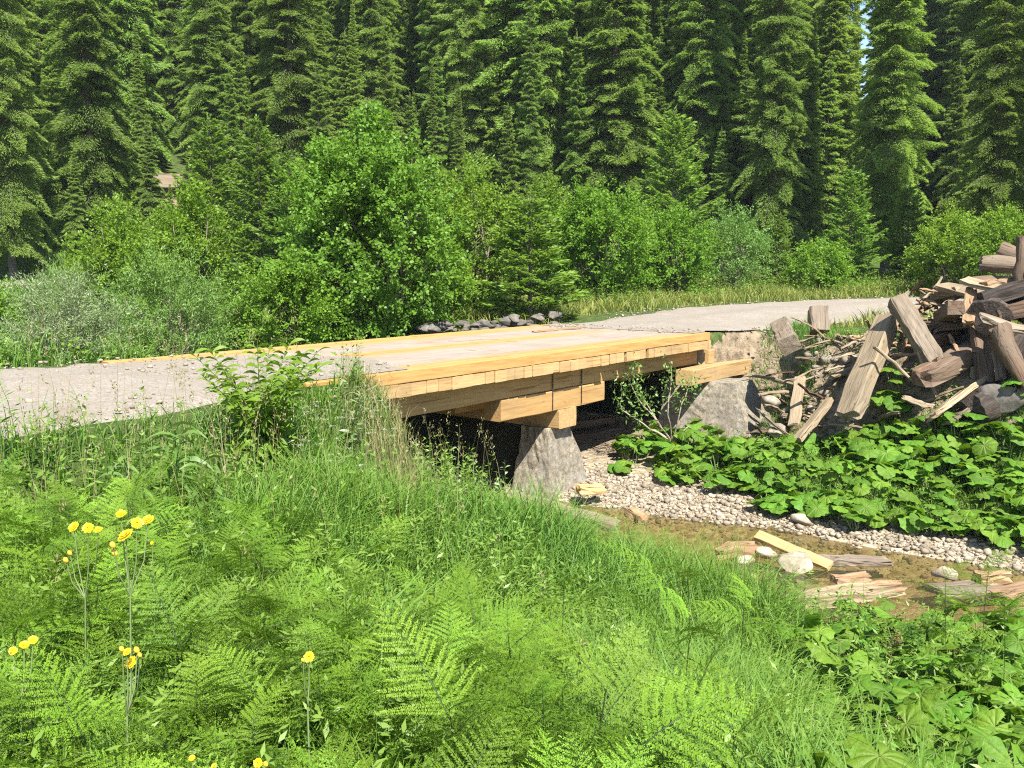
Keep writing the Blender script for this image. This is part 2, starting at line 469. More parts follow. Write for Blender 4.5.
M['bud'] = leaf_mat('orange_bud', (0.6, 0.25, 0.02), (0.65, 0.36, 0.03), trans=0.1, objvar=0.1)
M['white_petal'] = leaf_mat('white_petals', (0.38, 0.42, 0.28), (0.52, 0.54, 0.42), trans=0.3, objvar=0.1)

def butterbur_mat():
    q = NT('butterbur_leaf')
    uv = q.new("ShaderNodeAttribute", attribute_name="tip")
    oi = q.new("ShaderNodeObjectInfo")
    n = q.noise(q.coord((1, 1, 1)), 5, 4); n2 = q.noise(q.coord((1, 1, 1)), 28, 3)
    c = q.ramp(n, [(0.3, (0.072, 0.165, 0.012)), (0.7, (0.12, 0.24, 0.02))])
    c = q.mix(q.math('MULTIPLY', uv.outputs["Fac"], 0.55), c, (0.20, 0.30, 0.06))
    hs = q.new("ShaderNodeHueSaturation"); q.l(c, hs.inputs["Color"])
    q.l(q.math('MULTIPLY_ADD', oi.outputs["Random"], 0.5, 0.72), hs.inputs["Value"])
    q.l(q.math('MULTIPLY_ADD', q.math('FRACT', q.math('MULTIPLY', oi.outputs["Random"], 9.7)), 0.03, 0.482), hs.inputs["Hue"])
    q.l(hs.outputs[0], q.b.inputs["Base Color"]); q.rough(0.5, 0.22)
    q.bump(q.math('ADD', q.math('MULTIPLY', uv.outputs["Fac"], -0.6), q.math('ADD', n, q.math('MULTIPLY', n2, 0.5))), 0.5, 0.03)
    tr = q.new("ShaderNodeBsdfTranslucent"); mx = q.new("ShaderNodeMixShader"); mx.inputs[0].default_value = 0.36
    q.l(q.mix(1.0, hs.outputs[0], (1.25, 1.2, 0.5), 'MULTIPLY'), tr.inputs[0])
    q.l(q.b.outputs[0], mx.inputs[1]); q.l(tr.outputs[0], mx.inputs[2]); q.l(mx.outputs[0], q.out.inputs[0])
    return q.m
M['butterbur'] = butterbur_mat()

# ------------------------------------------------------------------ ground, road, water
def make_ground():
    xs = np.concatenate([np.linspace(-420, -45, 22)[:-1], np.linspace(-45, -9, 46)[:-1], np.arange(-9, 11, 0.13), np.linspace(11, 48, 48)[1:], np.linspace(48, 420, 22)[1:]])
    ys = np.concatenate([np.linspace(-60, -2, 16)[:-1], np.arange(-2, 21, 0.13), np.linspace(21, 70, 66)[1:], np.linspace(70, 520, 28)[1:]])
    X, Y = np.meshgrid(xs, ys)
    Z = H(X, Y)
    V = np.stack([X, Y, Z], -1).reshape(-1, 3)
    nx, ny = len(xs), len(ys)
    i = np.arange(ny - 1)[:, None] * nx + np.arange(nx - 1)[None, :]
    F = np.stack([i, i + 1, i + nx + 1, i + nx], -1).reshape(-1, 4)
    s = (X * AX[0] + Y * AX[1]).ravel(); t = (X * NX[0] + Y * NX[1]).ravel(); z = Z.ravel()
    bare = np.zeros(len(V))
    bare = np.maximum(bare, smooth(13.0, 13.6, s) * smooth(16.5, 15.5, s) * smooth(-6.9, -6.4, t) * smooth(1, -1, t))
    bare = np.maximum(bare, smooth(6.0, 6.3, s) * smooth(14.6, 14.2, s) * smooth(-6.0, -6.6, t) * smooth(-11, -10.4, t))
    me = mesh_np("ground", V, F, M['ground'], True, bare)
    bed = smooth(-1.72, -1.86, z) * smooth(7.2, 7.7, s)
    a = me.attributes.new("bed", 'FLOAT', 'POINT'); a.data.foreach_set("value", bed.astype(np.float32))
    tag(link("ground", me), kind="structure")
make_ground()

def make_road():
    # left approach, its gravel running out over the first metre of the deck
    rng = np.random.default_rng(3)
    S = np.linspace(-9, 6.55, 125); W = np.linspace(-1, 1, 33)
    ss, ww = np.meshgrid(S, W, indexing='ij')
    hw = left_half(ss) + 0.12
    edge = 0.22 * vnoise(ss * 1.3, np.sign(ww) * 5, 4) + 0.1 * vnoise(ss * 5, np.sign(ww) * 9, 6)
    t = -8.33 + ww * (hw + edge) * (1 - smooth(4.6, 5.3, ss)) + ww * (1.68 + 0.3 * edge) * smooth(4.6, 5.3, ss)
    # the clean edge boards start earlier than the dusty middle
    endn = 0.55 * vnoise(t * 1.3, t * 0, 8) + 0.18 * vnoise(t * 6, t * 0, 9)
    tongue = 0.9 * np.exp(-((t + 8.0) / 0.9) ** 2) - 1.5 * smooth(-9.3, -9.75, t) + 0.1
    ss2 = ss + np.clip((ss - 4.5) / 2.05, 0, 1) * (endn + tongue)
    ss2 = np.where(ss2 > 5.55, ss2, ss2)
    ctr = np.exp(-(ww / 0.22) ** 2) * 0.05
    z = 0.012 + 0.018 * vnoise(ss2 * 1.5, t * 1.5, 11) ** 2 * 4 + ctr * smooth(5.4, 4.0, ss2) - 0.18 * np.abs(ww) ** 10 * smooth(5.5, 4.5, ss2)
    on = smooth(4.4, 5.2, ss2)
    z = z * (1 - on) + 0.007 * on
    X = AX[0] * ss2 + NX[0] * t; Y = AX[1] * ss2 + NX[1] * t
    V = np.stack([X, Y, z], -1).reshape(-1, 3)
    n, m = ss.shape
    i = np.arange(n - 1)[:, None] * m + np.arange(m - 1)[None, :]
    F1 = np.stack([i, i + m, i + m + 1, i + 1], -1).reshape(-1, 4)
    # right approach, curving to the right and climbing
    P = []
    for (x0, y0), (x1, y1) in zip(ROAD_R[:-1], ROAD_R[1:]):
        for q in np.linspace(0, 1, 14, endpoint=False): P.append((x0 + q * (x1 - x0), y0 + q * (y1 - y0)))
    P = np.array(P)
    ker = np.ones(9) / 9
    Q = np.stack([np.convolve(np.pad(P[:, k], 4, mode='edge'), ker, 'valid') for k in (0, 1)], -1)
    Q[0] = P[0]
    T = norm(np.gradient(Q, axis=0)); Nn = np.stack([T[:, 1], -T[:, 0]], -1)
    W2 = np.linspace(-1, 1, 25)
    arc = np.arange(len(Q))
    wid = 1.62 + 0.73 * smooth(6, 30, arc)
    E = wid[:, None] * W2[None] + np.sign(W2)[None] * np.abs(W2)[None] ** 4 * 0.35 * vnoise(arc[:, None] * 0.5, np.sign(W2)[None] * 3, 5)
    X = Q[:, 0:1] + Nn[:, 0:1] * E; Y = Q[:, 1:2] + Nn[:, 1:2] * E
    z = road_z(Y) + 0.014 + 0.05 * vnoise(X * 1.2, Y * 1.2, 12) ** 2 + 0.05 * np.exp(-(W2[None] / 0.25) ** 2) - 0.06 * np.abs(W2[None]) ** 8
    es = X * AX[0] + Y * AX[1]
    on = smooth(15.6, 14.3, es)
    z = z * (1 - on) + 0.007 * on
    V2 = np.stack([X, Y, z], -1).reshape(-1, 3)
    n, m = X.shape
    i = np.arange(n - 1)[:, None] * m + np.arange(m - 1)[None, :]
    F2 = np.stack([i, i + 1, i + m + 1, i + m], -1).reshape(-1, 4) + len(V)
    me = mesh_np("gravel_road", np.concatenate([V, V2]), np.concatenate([F1, F2]), M['road'], True)
    tag(link("gravel_road", me), kind="structure")
make_road()

def make_water():
    S = np.linspace(6.6, 10.6, 12); T = np.linspace(-30, 8, 60)
    ss, tt = np.meshgrid(S, T, indexing='ij')
    V = np.stack([AX[0] * ss + NX[0] * tt, AX[1] * ss + NX[1] * tt, np.full(ss.shape, WATER)], -1).reshape(-1, 3)
    n, m = ss.shape
    i = np.arange(n - 1)[:, None] * m + np.arange(m - 1)[None, :]
    tag(link("creek_water", mesh_np("creek_water", V, np.stack([i, i + 1, i + m + 1, i + m], -1).reshape(-1, 4), M['water'], True)), kind="structure")
make_water()

# ------------------------------------------------------------------ timber
def beam_np(L, W, T, seed=0, n=10, jit=0.004, rough=(0.0, 0.0), rnd=0.12, round_=False, taper=1.0, bow=0.0):
    """a sawn beam, board or log along +X from 0 to L; ends are ragged by rough"""
    rng = np.random.default_rng(seed)
    if round_:
        k = 16
        a = np.linspace(0, 2 * np.pi, k, endpoint=False)
        ring = np.stack([np.cos(a) * W / 2, np.sin(a) * T / 2], -1) * (1 + rng.normal(0, 0.05, (k, 1)))
    else:
        c = rnd * min(W, T)
        w, t = W / 2, T / 2
        ring = np.array([(-w, -t + c), (-w + c * .3, -t + c * .3), (-w + c, -t), (0, -t), (w - c, -t), (w - c * .3, -t + c * .3), (w, -t + c), (w, 0), (w, t - c), (w - c * .3, t - c * .3), (w - c, t), (0, t), (-w + c, t), (-w + c * .3, t - c * .3), (-w, t - c), (-w, 0)])
        k = 16
    xs = np.linspace(0, L, n + 1)
    V = np.zeros((n + 1, k, 3))
    V[:, :, 0] = xs[:, None]
    sc_ = np.linspace(1, taper, n + 1)[:, None, None]
    V[:, :, 1:] = ring[None] * sc_ + rng.normal(0, jit, (n + 1, k, 2)) + rng.normal(0, jit * 1.2, (n + 1, 1, 2))
    V[:, :, 2] += bow * (1 - (2 * xs / L - 1) ** 2)[:, None]
    V[0, :, 0] -= rng.random(k) * rough[0]; V[-1, :, 0] += rng.random(k) * rough[1]
    if rough[1] > 0.05: V[-1, :, 1:] *= 0.6 + 0.4 * rng.random((k, 1))
    if rough[0] > 0.05: V[0, :, 1:] *= 0.6 + 0.4 * rng.random((k, 1))
    P = V.reshape(-1, 3)
    i = np.arange(n)[:, None] * k; j = np.arange(k)[None]
    F = np.stack([i + j, i + k + j, i + k + (j + 1) % k, i + (j + 1) % k], -1).reshape(-1, 4)
    faces = [tuple(int(q) for q in f) for f in F]
    off = len(P)
    verts = [tuple(p) for p in P]
    for e, r in ((0, 0), (n, 1)):
        cen = V[e].mean(axis=0); cen[0] += (-1 if e == 0 else 1) * (rough[r] * (rng.random() - 0.3) * 0.5)
        b = len(verts)
        verts += [tuple(p) for p in V[e]] + [tuple(cen)]
        for jj in range(k):
            a_, c_ = b + jj, b + (jj + 1) % k
            faces.append((a_, c_, b + k) if e == 0 else (c_, a_, b + k))
    nside = len(F)
    return verts, faces, nside

def beam_mesh(name, mat, L, W, T, **kw):
    v, f, ns = beam_np(L, W, T, **kw)
    me = mesh_py(name, v, f, mat)
    if kw.get('round_'):
        for p in list(me.polygons)[:ns]: p.use_smooth = True
    return me

def beams_mesh(name, mat, items):
    """several beams (matrix, args) in one mesh: one part made of boards"""
    V, Fc = [], []
    for mtx, args, kw in items:
        v, f, _ = beam_np(*args, **kw)
        b = len(V)
        V += [tuple(mtx @ Vector(p)) for p in v]
        Fc += [tuple(q + b for q in g) for g in f]
    return mesh_py(name, V, Fc, mat)

# ------------------------------------------------------------------ the bridge
S0, S1 = 5.45, 14.15
T0, T1 = -10.1, -6.55                     # far and near edge of the deck
def build_bridge():
    root = link("timber_bridge", None, loc=st(0, 0), rot=(0, 0, ROT))
    tag(root, "new yellow timber bridge carrying the gravel road over the creek", "bridge")
    # local frame: x = s, y = -t
    rng = random.Random(4)
    q = NT('deck_boards')
    v = q.coord((0.12, 1.6, 1.6), rnd=False); o = q.coord((1, 1, 1), rnd=False)
    grain = q.noise(v, 20, 6, 0.65); dn = q.noise(o, 1.6, 5, 0.7); dn2 = q.noise(q.coord((0.25, 1.5, 1), rnd=False), 4, 5, 0.75)
    c = q.ramp(grain, [(0.3, (0.32, 0.15, 0.045)), (0.5, (0.385, 0.205, 0.07)), (0.7, (0.43, 0.25, 0.10))])
    g = q.new("ShaderNodeNewGeometry")
    hs = q.new("ShaderNodeHueSaturation"); q.l(c, hs.inputs["Color"]); q.l(q.math('MULTIPLY_ADD', g.outputs["Random Per Island"], 0.2, 0.9), hs.inputs["Value"])
    sx = q.new("ShaderNodeSeparateXYZ"); tc = q.new("ShaderNodeTexCoord"); q.l(tc.outputs["Object"], sx.inputs[0])
    y = sx.outputs[1]
    def band(lo, hi, s_):
        a = q.new("ShaderNodeMapRange"); a.interpolation_type = 'SMOOTHSTEP'
        a.inputs[1].default_value = lo - s_; a.inputs[2].default_value = lo + s_
        q.l(y, a.inputs[0])
        b = q.new("ShaderNodeMapRange"); b.interpolation_type = 'SMOOTHSTEP'
        b.inputs[1].default_value = hi - s_; b.inputs[2].default_value = hi + s_; b.inputs[3].default_value = 1; b.inputs[4].default_value = 0
        q.l(y, b.inputs[0])
        return q.math('MULTIPLY', a.outputs[0], b.outputs[0])
    dust = q.math('MAXIMUM', band(6.95, 8.05, 0.22), band(8.5, 9.4, 0.2))
    endd = q.new("ShaderNodeMapRange"); endd.inputs[1].default_value = 11.8; endd.inputs[2].default_value = 14.0; q.l(sx.outputs[0], endd.inputs[0])
    dust = q.math('MAXIMUM', dust, q.math('MULTIPLY', endd.outputs[0], band(6.75, 9.75, 0.1)))
    fac = q.math('MULTIPLY', dust, q.ramp(q.math('ADD', dn2, q.math('MULTIPLY', q.math('SUBTRACT', dn, 0.5), 0.7)), [(0.12, (0.2, 0.2, 0.2)), (0.4, (0.97, 0.97, 0.97))]))
    nz = q.math('GREATER_THAN', q.new("ShaderNodeNewGeometry").outputs["Normal"], 0.5)
    sep = q.new("ShaderNodeSeparateXYZ"); q.l(g.outputs["Normal"], sep.inputs[0])
    fac = q.math('MULTIPLY', fac, q.math('GREATER_THAN', sep.outputs[2], 0.5))
    q.base(q.mix(fac, hs.outputs[0], q.ramp(dn, [(0.3, (0.21, 0.175, 0.135)), (0.7, (0.285, 0.25, 0.21))])))
    q.rough(0.85, 0.15); q.bump(q.math('ADD', grain, dn2), 0.3, 0.01)
    # upper layer: long boards side by side
    items = []
    nb = 15
    wdt = (T1 - T0) / nb
    for i in range(nb):
        yc = -T1 + wdt * (i + 0.5)
        x = S0 + (0.0 if i in (0, nb - 1) else rng.uniform(-0.1, 0.15))
        if i == nb - 1: x = S0 - 0.1
        end = S1 + (0.55 if i >= nb - 2 else rng.uniform(-0.02, 0.03))
        cut = x + rng.uniform(3.2, 5.5) if i else x + 5.35
        for a, b in ((x, cut - 0.004), (cut + 0.004, end)):
            items.append((Matrix.Translation((a, yc, -0.062)), (b - a, wdt - 0.007, 0.124), dict(seed=i * 2 + int(a * 10), n=8, jit=0.0015, rnd=0.05)))
    link("running_boards", beams_mesh("running_boards", q.m, items), root)
    # lower layer: cross planks, their ends showing along both edges
    items = []
    x = S0 + 0.05
    k = 0
    while x < S1 - 0.02:
        w = rng.uniform(0.16, 0.24)
        if k in (27, 30, 34): w = 0.07
        w = min(w, S1 - x)
        over = rng.uniform(-0.022, 0.014)
        if k in (27, 30, 34): over -= 0.12
        items.append((Matrix.Translation((x + w / 2, -T1 - 0.004 - over, -0.200)) @ Matrix.Rotation(math.pi / 2, 4, 'Z'), (T1 - T0 - 0.01 + over, w - 0.006, 0.136), dict(seed=100 + k, n=3, jit=0.0015, rnd=0.04)))
        x += w; k += 1
    link("cross_planks", beams_mesh("cross_planks", M['new_wood'], items), root)
    # girders, corbels, cap beam
    for j, yc in enumerate((6.88, 7.75, 8.6, 9.45)):
        link("girder", beam_mesh("girder", M['deep_wood'], 8.5, 0.27, 0.27, seed=60 + j, n=14, jit=0.002, rnd=0.05), root, (S0 + 0.1, yc, -0.401))
        c0 = 8.62 + (0.15 if j else 0)
        link("corbel", beam_mesh("corbel", M['deep_wood'], 2.42 if j == 0 else 2.1, 0.27, 0.275, seed=70 + j, n=6, jit=0.002, rnd=0.05), root, (c0, yc + (0.0 if j else -0.012), -0.676))
        link("corbel", beam_mesh("corbel", M['deep_wood'], 1.15, 0.26, 0.26, seed=75 + j, n=4, jit=0.002, rnd=0.05), root, (5.5, yc + 0.01, -0.669))
        if j:
            link("corbel", beam_mesh("corbel", M['deep_wood'], 1.5, 0.26, 0.26, seed=80 + j, n=4, jit=0.002, rnd=0.05), root, (13.0, yc, -0.669))
    link("corbel", beam_mesh("corbel", M['new_wood'], 2.45, 0.30, 0.25, seed=88, n=5, jit=0.002, rnd=0.05), root, (13.2, 6.55, -0.675))
    link("packing_block", beam_mesh("packing_block", M['new_wood'], 0.24, 0.2, 0.24, seed=89, n=2, jit=0.002, rnd=0.05), root, (14.24, 6.72, -0.428))
    cap = link("cap_beam", beam_mesh("cap_beam", M['new_wood'], 3.45, 0.42, 0.26, seed=90, n=6, jit=0.002, rnd=0.06), root, (10.08, 6.72, -0.945), (0, 0, math.pi / 2))
    rod = tube([(0, 0, 0), (0, 0, -0.52)], [0.008, 0.008], 8)
    rme = mesh_np("tie_rod", rod[0], rod[1], M['char_wood'])
    for x in (9.72, 10.42):
        link("tie_rod", rme, root, (x, 6.725, -0.27))
build_bridge()

def block_mesh(name, mat, bot, top, zb, zt, seed, nz=14, sub=10, jit=0.012):
    """a battered concrete block between two plan quads (s, t corners, counter-clockwise), roughened"""
    rng = np.random.default_rng(seed)
    bot, top = np.array(bot, float), np.array(top, float)
    def ring(c):
        out = []
        for i in range(len(c)):
            a, b = c[i], c[(i + 1) % len(c)]
            for q in np.linspace(0, 1, sub, endpoint=False): out.append(a + (b - a) * q)
        return np.array(out)
    R0, R1 = ring(bot), ring(top)
    k = len(R0); V = []
    for i in range(nz + 1):
        q = i / nz
        r = R0 + (R1 - R0) * q
        cen = r.mean(axis=0)
        p = r @ np.stack([AX, NX]) 
        z = zb + (zt - zb) * q
        nzv = vnoise(p[:, 0] * 4 + p[:, 1], np.full(k, z * 4) + p[:, 1] * 3, seed) * 0.05 + rng.normal(0, jit * 0.5, k)
        d = (r - cen) / np.linalg.norm(r - cen, axis=1, keepdims=True)
        r = r + d * nzv[:, None]
        p = r @ np.stack([AX, NX])
        V.append(np.concatenate([p, np.full((k, 1), z) + (rng.normal(0, jit * 0.4, (k, 1)) if i == nz else 0)], 1))
    V = np.concatenate(V)
    faces = []
    for i in range(nz):
        for j in range(k):
            faces.append((i * k + j, i * k + (j + 1) % k, (i + 1) * k + (j + 1) % k, (i + 1) * k + j))
    faces.append(tuple(nz * k + j for j in range(k)))
    return mesh_py(name, V, faces, mat)

def plan(s0, s1, t0, t1): return [(s0, t1), (s0, t0), (s1, t0), (s1, t1)]   # ordered so that faces point outwards
def flip(me):
    me.flip_normals(); return me
q = NT('shade_dark_concrete')  # concrete with the deep shade under the bridge put into its near-black colour
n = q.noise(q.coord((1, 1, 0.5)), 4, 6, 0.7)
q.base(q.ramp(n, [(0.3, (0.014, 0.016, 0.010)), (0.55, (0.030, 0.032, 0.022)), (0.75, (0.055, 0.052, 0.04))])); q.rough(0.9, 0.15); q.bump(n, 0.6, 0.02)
M['shade_dark'] = q.m
def pier(nose, wall, label):
    root = link("bridge_pier", None)
    tag(root, label, "bridge pier", "concrete bridge supports")
    link("nose", block_mesh("nose", M['concrete'], *nose), root)
    link("wall", block_mesh("wall", M['shade_dark'], *wall), root)  # body behind the nose wears the painted under-bridge shade
pier((plan(9.55, 10.75, -7.35, -6.62), plan(9.8, 10.36, -7.3, -6.86), -2.4, -1.075, 1),
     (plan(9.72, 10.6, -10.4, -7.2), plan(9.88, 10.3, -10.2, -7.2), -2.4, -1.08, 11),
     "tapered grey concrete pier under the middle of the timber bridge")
pier((plan(13.5, 14.85, -7.25, -5.45), plan(13.85, 14.6, -7.2, -5.95), -1.95, -0.80, 2),
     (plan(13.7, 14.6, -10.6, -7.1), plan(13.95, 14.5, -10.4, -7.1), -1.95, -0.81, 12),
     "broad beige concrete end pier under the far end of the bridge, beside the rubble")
tag(link("abutment_wall", block_mesh("abutment_wall", M['shade_dark'], plan(5.1, 6.35, -10.6, -6.5), plan(5.3, 6.25, -10.5, -6.7), -2.3, -0.81, 3)),
    "shade-coloured concrete abutment under the grassy near end of the bridge", "abutment", "concrete bridge supports")
tag(link("abutment_wall", block_mesh("abutment_wall", M['concrete'], plan(14.3, 16.0, -10.3, -6.78), plan(14.22, 16.0, -10.3, -6.8), -1.5, -0.10, 5, nz=6)),
    "crumbling concrete back wall under the grass behind the far end pier", "abutment", "concrete bridge supports")

# ------------------------------------------------------------------ plant builders
def spruce_meshes(seed, Ht, R, nspray=70, young=False, base=0.06, step=0.42, kl=0.26, kw=0.085):
    """trunk mesh (with limbs) and crown mesh of a spruce"""
    rng = np.random.default_rng(seed)
    trunk, crown = Acc(), Acc()
    zz = np.linspace(0, Ht, 14)
    wob = np.cumsum(rng.normal(0, 0.02, (14, 2)), axis=0) * (0.3 if young else 1)
    r = (0.011 if young else 0.0078) * Ht * (1 - zz / Ht) ** 0.8 + 0.012
    r[0] *= 1.35
    P = np.concatenate([wob, zz[:, None]], 1)
    trunk.add(*tube(P, r, 9))
    z = base * Ht
    while z < Ht - 0.15:
        u = z / Ht
        nb = rng.integers(5, 8)
        a0 = rng.random() * 6.28
        prof = ((1 - u) ** (0.92 if not young else 0.8)) * min(1.0, 0.72 + u * 1.3)
        for b in range(nb):
            a = a0 + b * 6.283 / nb + rng.normal(0, 0.22)
            if not young and rng.random() < 0.05: continue
            L = R * prof * rng.uniform(0.58, 1.28) + 0.12
            if u < 0.5 and rng.random() < 0.10: L *= 0.45
            zb = z + rng.normal(0, step * 0.25)
            dirh = np.array([math.cos(a), math.sin(a), 0]); side = np.array([-math.sin(a), math.cos(a), 0])
            droop = (0.58 + 0.42 * (1 - u)) * rng.uniform(0.6, 1.35) * (0.45 if young else 1.0)
            up = (0.22 + 0.5 * u) if not young else 0.32 + 0.4 * u
            f = lambda q: up * q - droop * q * q + 0.24 * q ** 3
            qs = np.linspace(0, 1, 5)
            bp = np.array([wob[min(13, int(u * 13))][0], wob[min(13, int(u * 13))][1], zb]) + dirh[None] * (qs * L)[:, None] + np.array([0, 0, 1.0])[None] * (f(qs) * L)[:, None]
            trunk.add(*tube(bp, np.linspace(0.006 + 0.009 * L, 0.003, 5), 4))
            n = int(nspray * L * (0.55 + 0.45 * L / R) ) + 6
            q = rng.random(n) ** 0.75 * 0.9 + 0.1
            wid = (0.50 * L * (1 - q) ** 0.9 + 0.05) * np.minimum(1, q * 3.0)
            o = rng.uniform(-1, 1, n)
            off = o * wid
            hang = rng.random(n) ** 1.6 * (0.36 if not young else 0.08) * (1.1 - q) * np.minimum(L, 1.6) * 0.6 + np.abs(o) ** 2 * wid * 0.35
            Pp = bp[0][None] + dirh[None] * (q * L)[:, None] + side[None] * off[:, None]
            Pp[:, 2] += f(q) * L - hang
            D = dirh[None] * 0.9 + side[None] * (np.sign(o) * (0.3 + 0.5 * np.abs(o)))[:, None] + rng.normal(0, 0.17, (n, 3))
            D[:, 2] += -0.22 - hang * 0.9 + (0.4 if young else 0.0)
            N = np.tile(np.array([[0, 0, 1.0]]), (n, 1)) + rng.normal(0, 0.55, (n, 3))
            ll = kl * rng.uniform(0.6, 1.25, n) * (0.75 + 0.4 * (1 - u)); ww = kw * rng.uniform(0.7, 1.3, n)
            V, F = kites(Pp, D, ll, ww, N, 0.5)
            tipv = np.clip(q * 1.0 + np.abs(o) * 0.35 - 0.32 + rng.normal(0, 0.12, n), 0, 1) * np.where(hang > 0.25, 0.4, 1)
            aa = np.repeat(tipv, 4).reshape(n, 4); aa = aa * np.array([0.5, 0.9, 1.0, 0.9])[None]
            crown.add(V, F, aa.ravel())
        z += step * rng.uniform(0.75, 1.25) * (0.6 + 0.5 * (1 - u))
    # leader
    n = 40
    q = rng.random(n) * 0.7
    V, F = kites(np.stack([rng.normal(0, .02, n), rng.normal(0, .02, n), Ht - 0.6 + q], -1), rng.normal(0, 0.6, (n, 3)) + np.array([0, 0, 0.7]), np.full(n, kl * 0.7), np.full(n, kw * 0.7), rng.normal(0, 1, (n, 3)))
    crown.add(V, F, 0.6)
    return trunk, crown

def shrub_meshes(seed, Ht, Wd, nclump=90, nleaf=190, leaf=0.085, aspect=0.7, clump=0.34, base=0.12, stems=5, upright=0.35, ragged=0.25, lean=(0, 0)):
    """several stems with branches to leafy clumps filling an uneven egg-shaped crown"""
    rng = np.random.default_rng(seed)
    st_, cr = Acc(), Acc()
    # clump centres
    lob = rng.normal(0, 1, (9, 3)); lob /= np.linalg.norm(lob, axis=1, keepdims=True)
    amp = rng.uniform(-ragged, ragged, 9)
    d = rng.normal(0, 1, (nclump, 3)); d /= np.linalg.norm(d, axis=1, keepdims=True)
    rr = rng.random(nclump) ** 0.38
    bulge = 1 + ((np.maximum(0, d @ lob.T) ** 4) * amp).sum(1)
    C = d * (rr * bulge)[:, None]
    zc = C[:, 2] * 0.5 + 0.5
    wz = np.interp(zc, [-0.1, 0.1, 0.35, 0.6, 0.85, 1.1], [0.7, 0.92, 1.0, 0.92, 0.62, 0.35])
    h0 = Ht * base
    C = np.stack([C[:, 0] * Wd / 2 * wz + lean[0] * zc, C[:, 1] * Wd / 2 * wz + lean[1] * zc, h0 + np.clip(zc, 0, 1.15) * (Ht - h0) * 0.94], -1)
    ang = rng.random(stems) * 6.28
    roots = np.stack([np.cos(ang), np.sin(ang), np.zeros(stems)], -1) * 0.12 * min(1.5, Wd / 2)
    for i in range(stems):
        own = np.arange(nclump)[np.arange(nclump) % stems == i]
        top = np.array([roots[i, 0] * 5 + lean[0] * .7, roots[i, 1] * 5 + lean[1] * .7, Ht * rng.uniform(0.6, 0.85)])
        qs = np.linspace(0, 1, 7)
        path = roots[i] + (top - roots[i]) * qs[:, None] + rng.normal(0, 0.03 * Wd, (7, 3)) * (qs * (1 - qs) * 3)[:, None]
        path[0, 2] = -0.15
        st_.add(*tube(path, np.linspace(0.014 * Ht ** 0.9 + 0.006, 0.006, 7), 6))
        for c in own:
            k = np.clip((C[c, 2] / Ht) * 0.85 - 0.12 + rng.normal(0, 0.06), 0.08, 0.97)
            p0 = np.array([np.interp(k, qs, path[:, j]) for j in range(3)])
            mid = (p0 + C[c]) / 2 + np.array([0, 0, 0.06 * Ht * rng.random()])
            st_.add(*tube([p0, mid, C[c]], [0.004 + 0.004 * Ht * .5, 0.006, 0.003], 4))
    n = nclump * nleaf
    ci = np.repeat(np.arange(nclump), nleaf)
    cs = clump * rng.uniform(0.65, 1.3, nclump) * Wd ** 0.0
    ntw = 9
    tw = rng.normal(0, 1, (nclump, ntw, 3)) + np.array([0, 0, upright])
    outw = C - np.array([0, 0, Ht * 0.45]); outw = outw / np.linalg.norm(outw, axis=1, keepdims=True)
    tw = tw / np.linalg.norm(tw, axis=2, keepdims=True) + outw[:, None] * 0.5
    ti = rng.integers(0, ntw, n)
    q = rng.random(n) ** 0.6
    P = C[ci] + tw[ci, ti] * (q * cs[ci])[:, None] + rng.normal(0, leaf * 0.55, (n, 3))
    D = tw[ci, ti] * 0.7 + rng.normal(0, 0.65, (n, 3)); D[:, 2] -= 0.12
    N = outw[ci] * 0.4 + np.array([0, 0, 0.8]) + rng.normal(0, 0.55, (n, 3))
    L = leaf * rng.uniform(0.6, 1.3, n)
    V, F = kites(P, D, L, L * aspect, N, 0.45)
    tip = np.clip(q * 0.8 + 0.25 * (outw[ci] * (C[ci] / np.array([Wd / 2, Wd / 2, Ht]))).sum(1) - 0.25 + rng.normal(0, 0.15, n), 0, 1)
    keep = P[:, 2] > 0.03
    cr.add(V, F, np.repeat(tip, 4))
    return st_, cr

def plant_thing(name, parts, loc, rot=0.0, scale=1.0, label=None, cat=None, group=None):
    root = link(name, None, None, loc, (0, 0, rot), (scale,) * 3 if not isinstance(scale, tuple) else scale)
    tag(root, label, cat, group)
    for pn, me in parts:
        link(pn, me, root)
    return root

def ground_at(u, Y, dv=0):
    """point of the terrain straight below pixel column u at forward distance Y"""
    x = (u - 512) / F_PX * Y * math.cos(PITCH)
    # refine for the depth change caused by the pitch
    for _ in range(3):
        z = h1(x, Y)
        dep = Y * math.cos(PITCH) - (z - EYE) * math.sin(PITCH)
        x = (u - 512) / F_PX * dep
    return Vector((x, Y, h1(x, Y)))

def height_for(v_top, Y):
    """world z seen at image row v_top at forward distance Y"""
    return at_y(512, v_top, Y).z

def solve_y(u, v, hh):
    """distance at which something hh tall on the terrain has its top at row v"""
    best = (1e9, 5)
    for Y in np.arange(2.2, 9.0, 0.05):
        p = ground_at(u, float(Y))
        e = abs(height_for(v, float(Y)) - p.z - hh)
        if e < best[0]: best = (e, float(Y))
    return best[1]

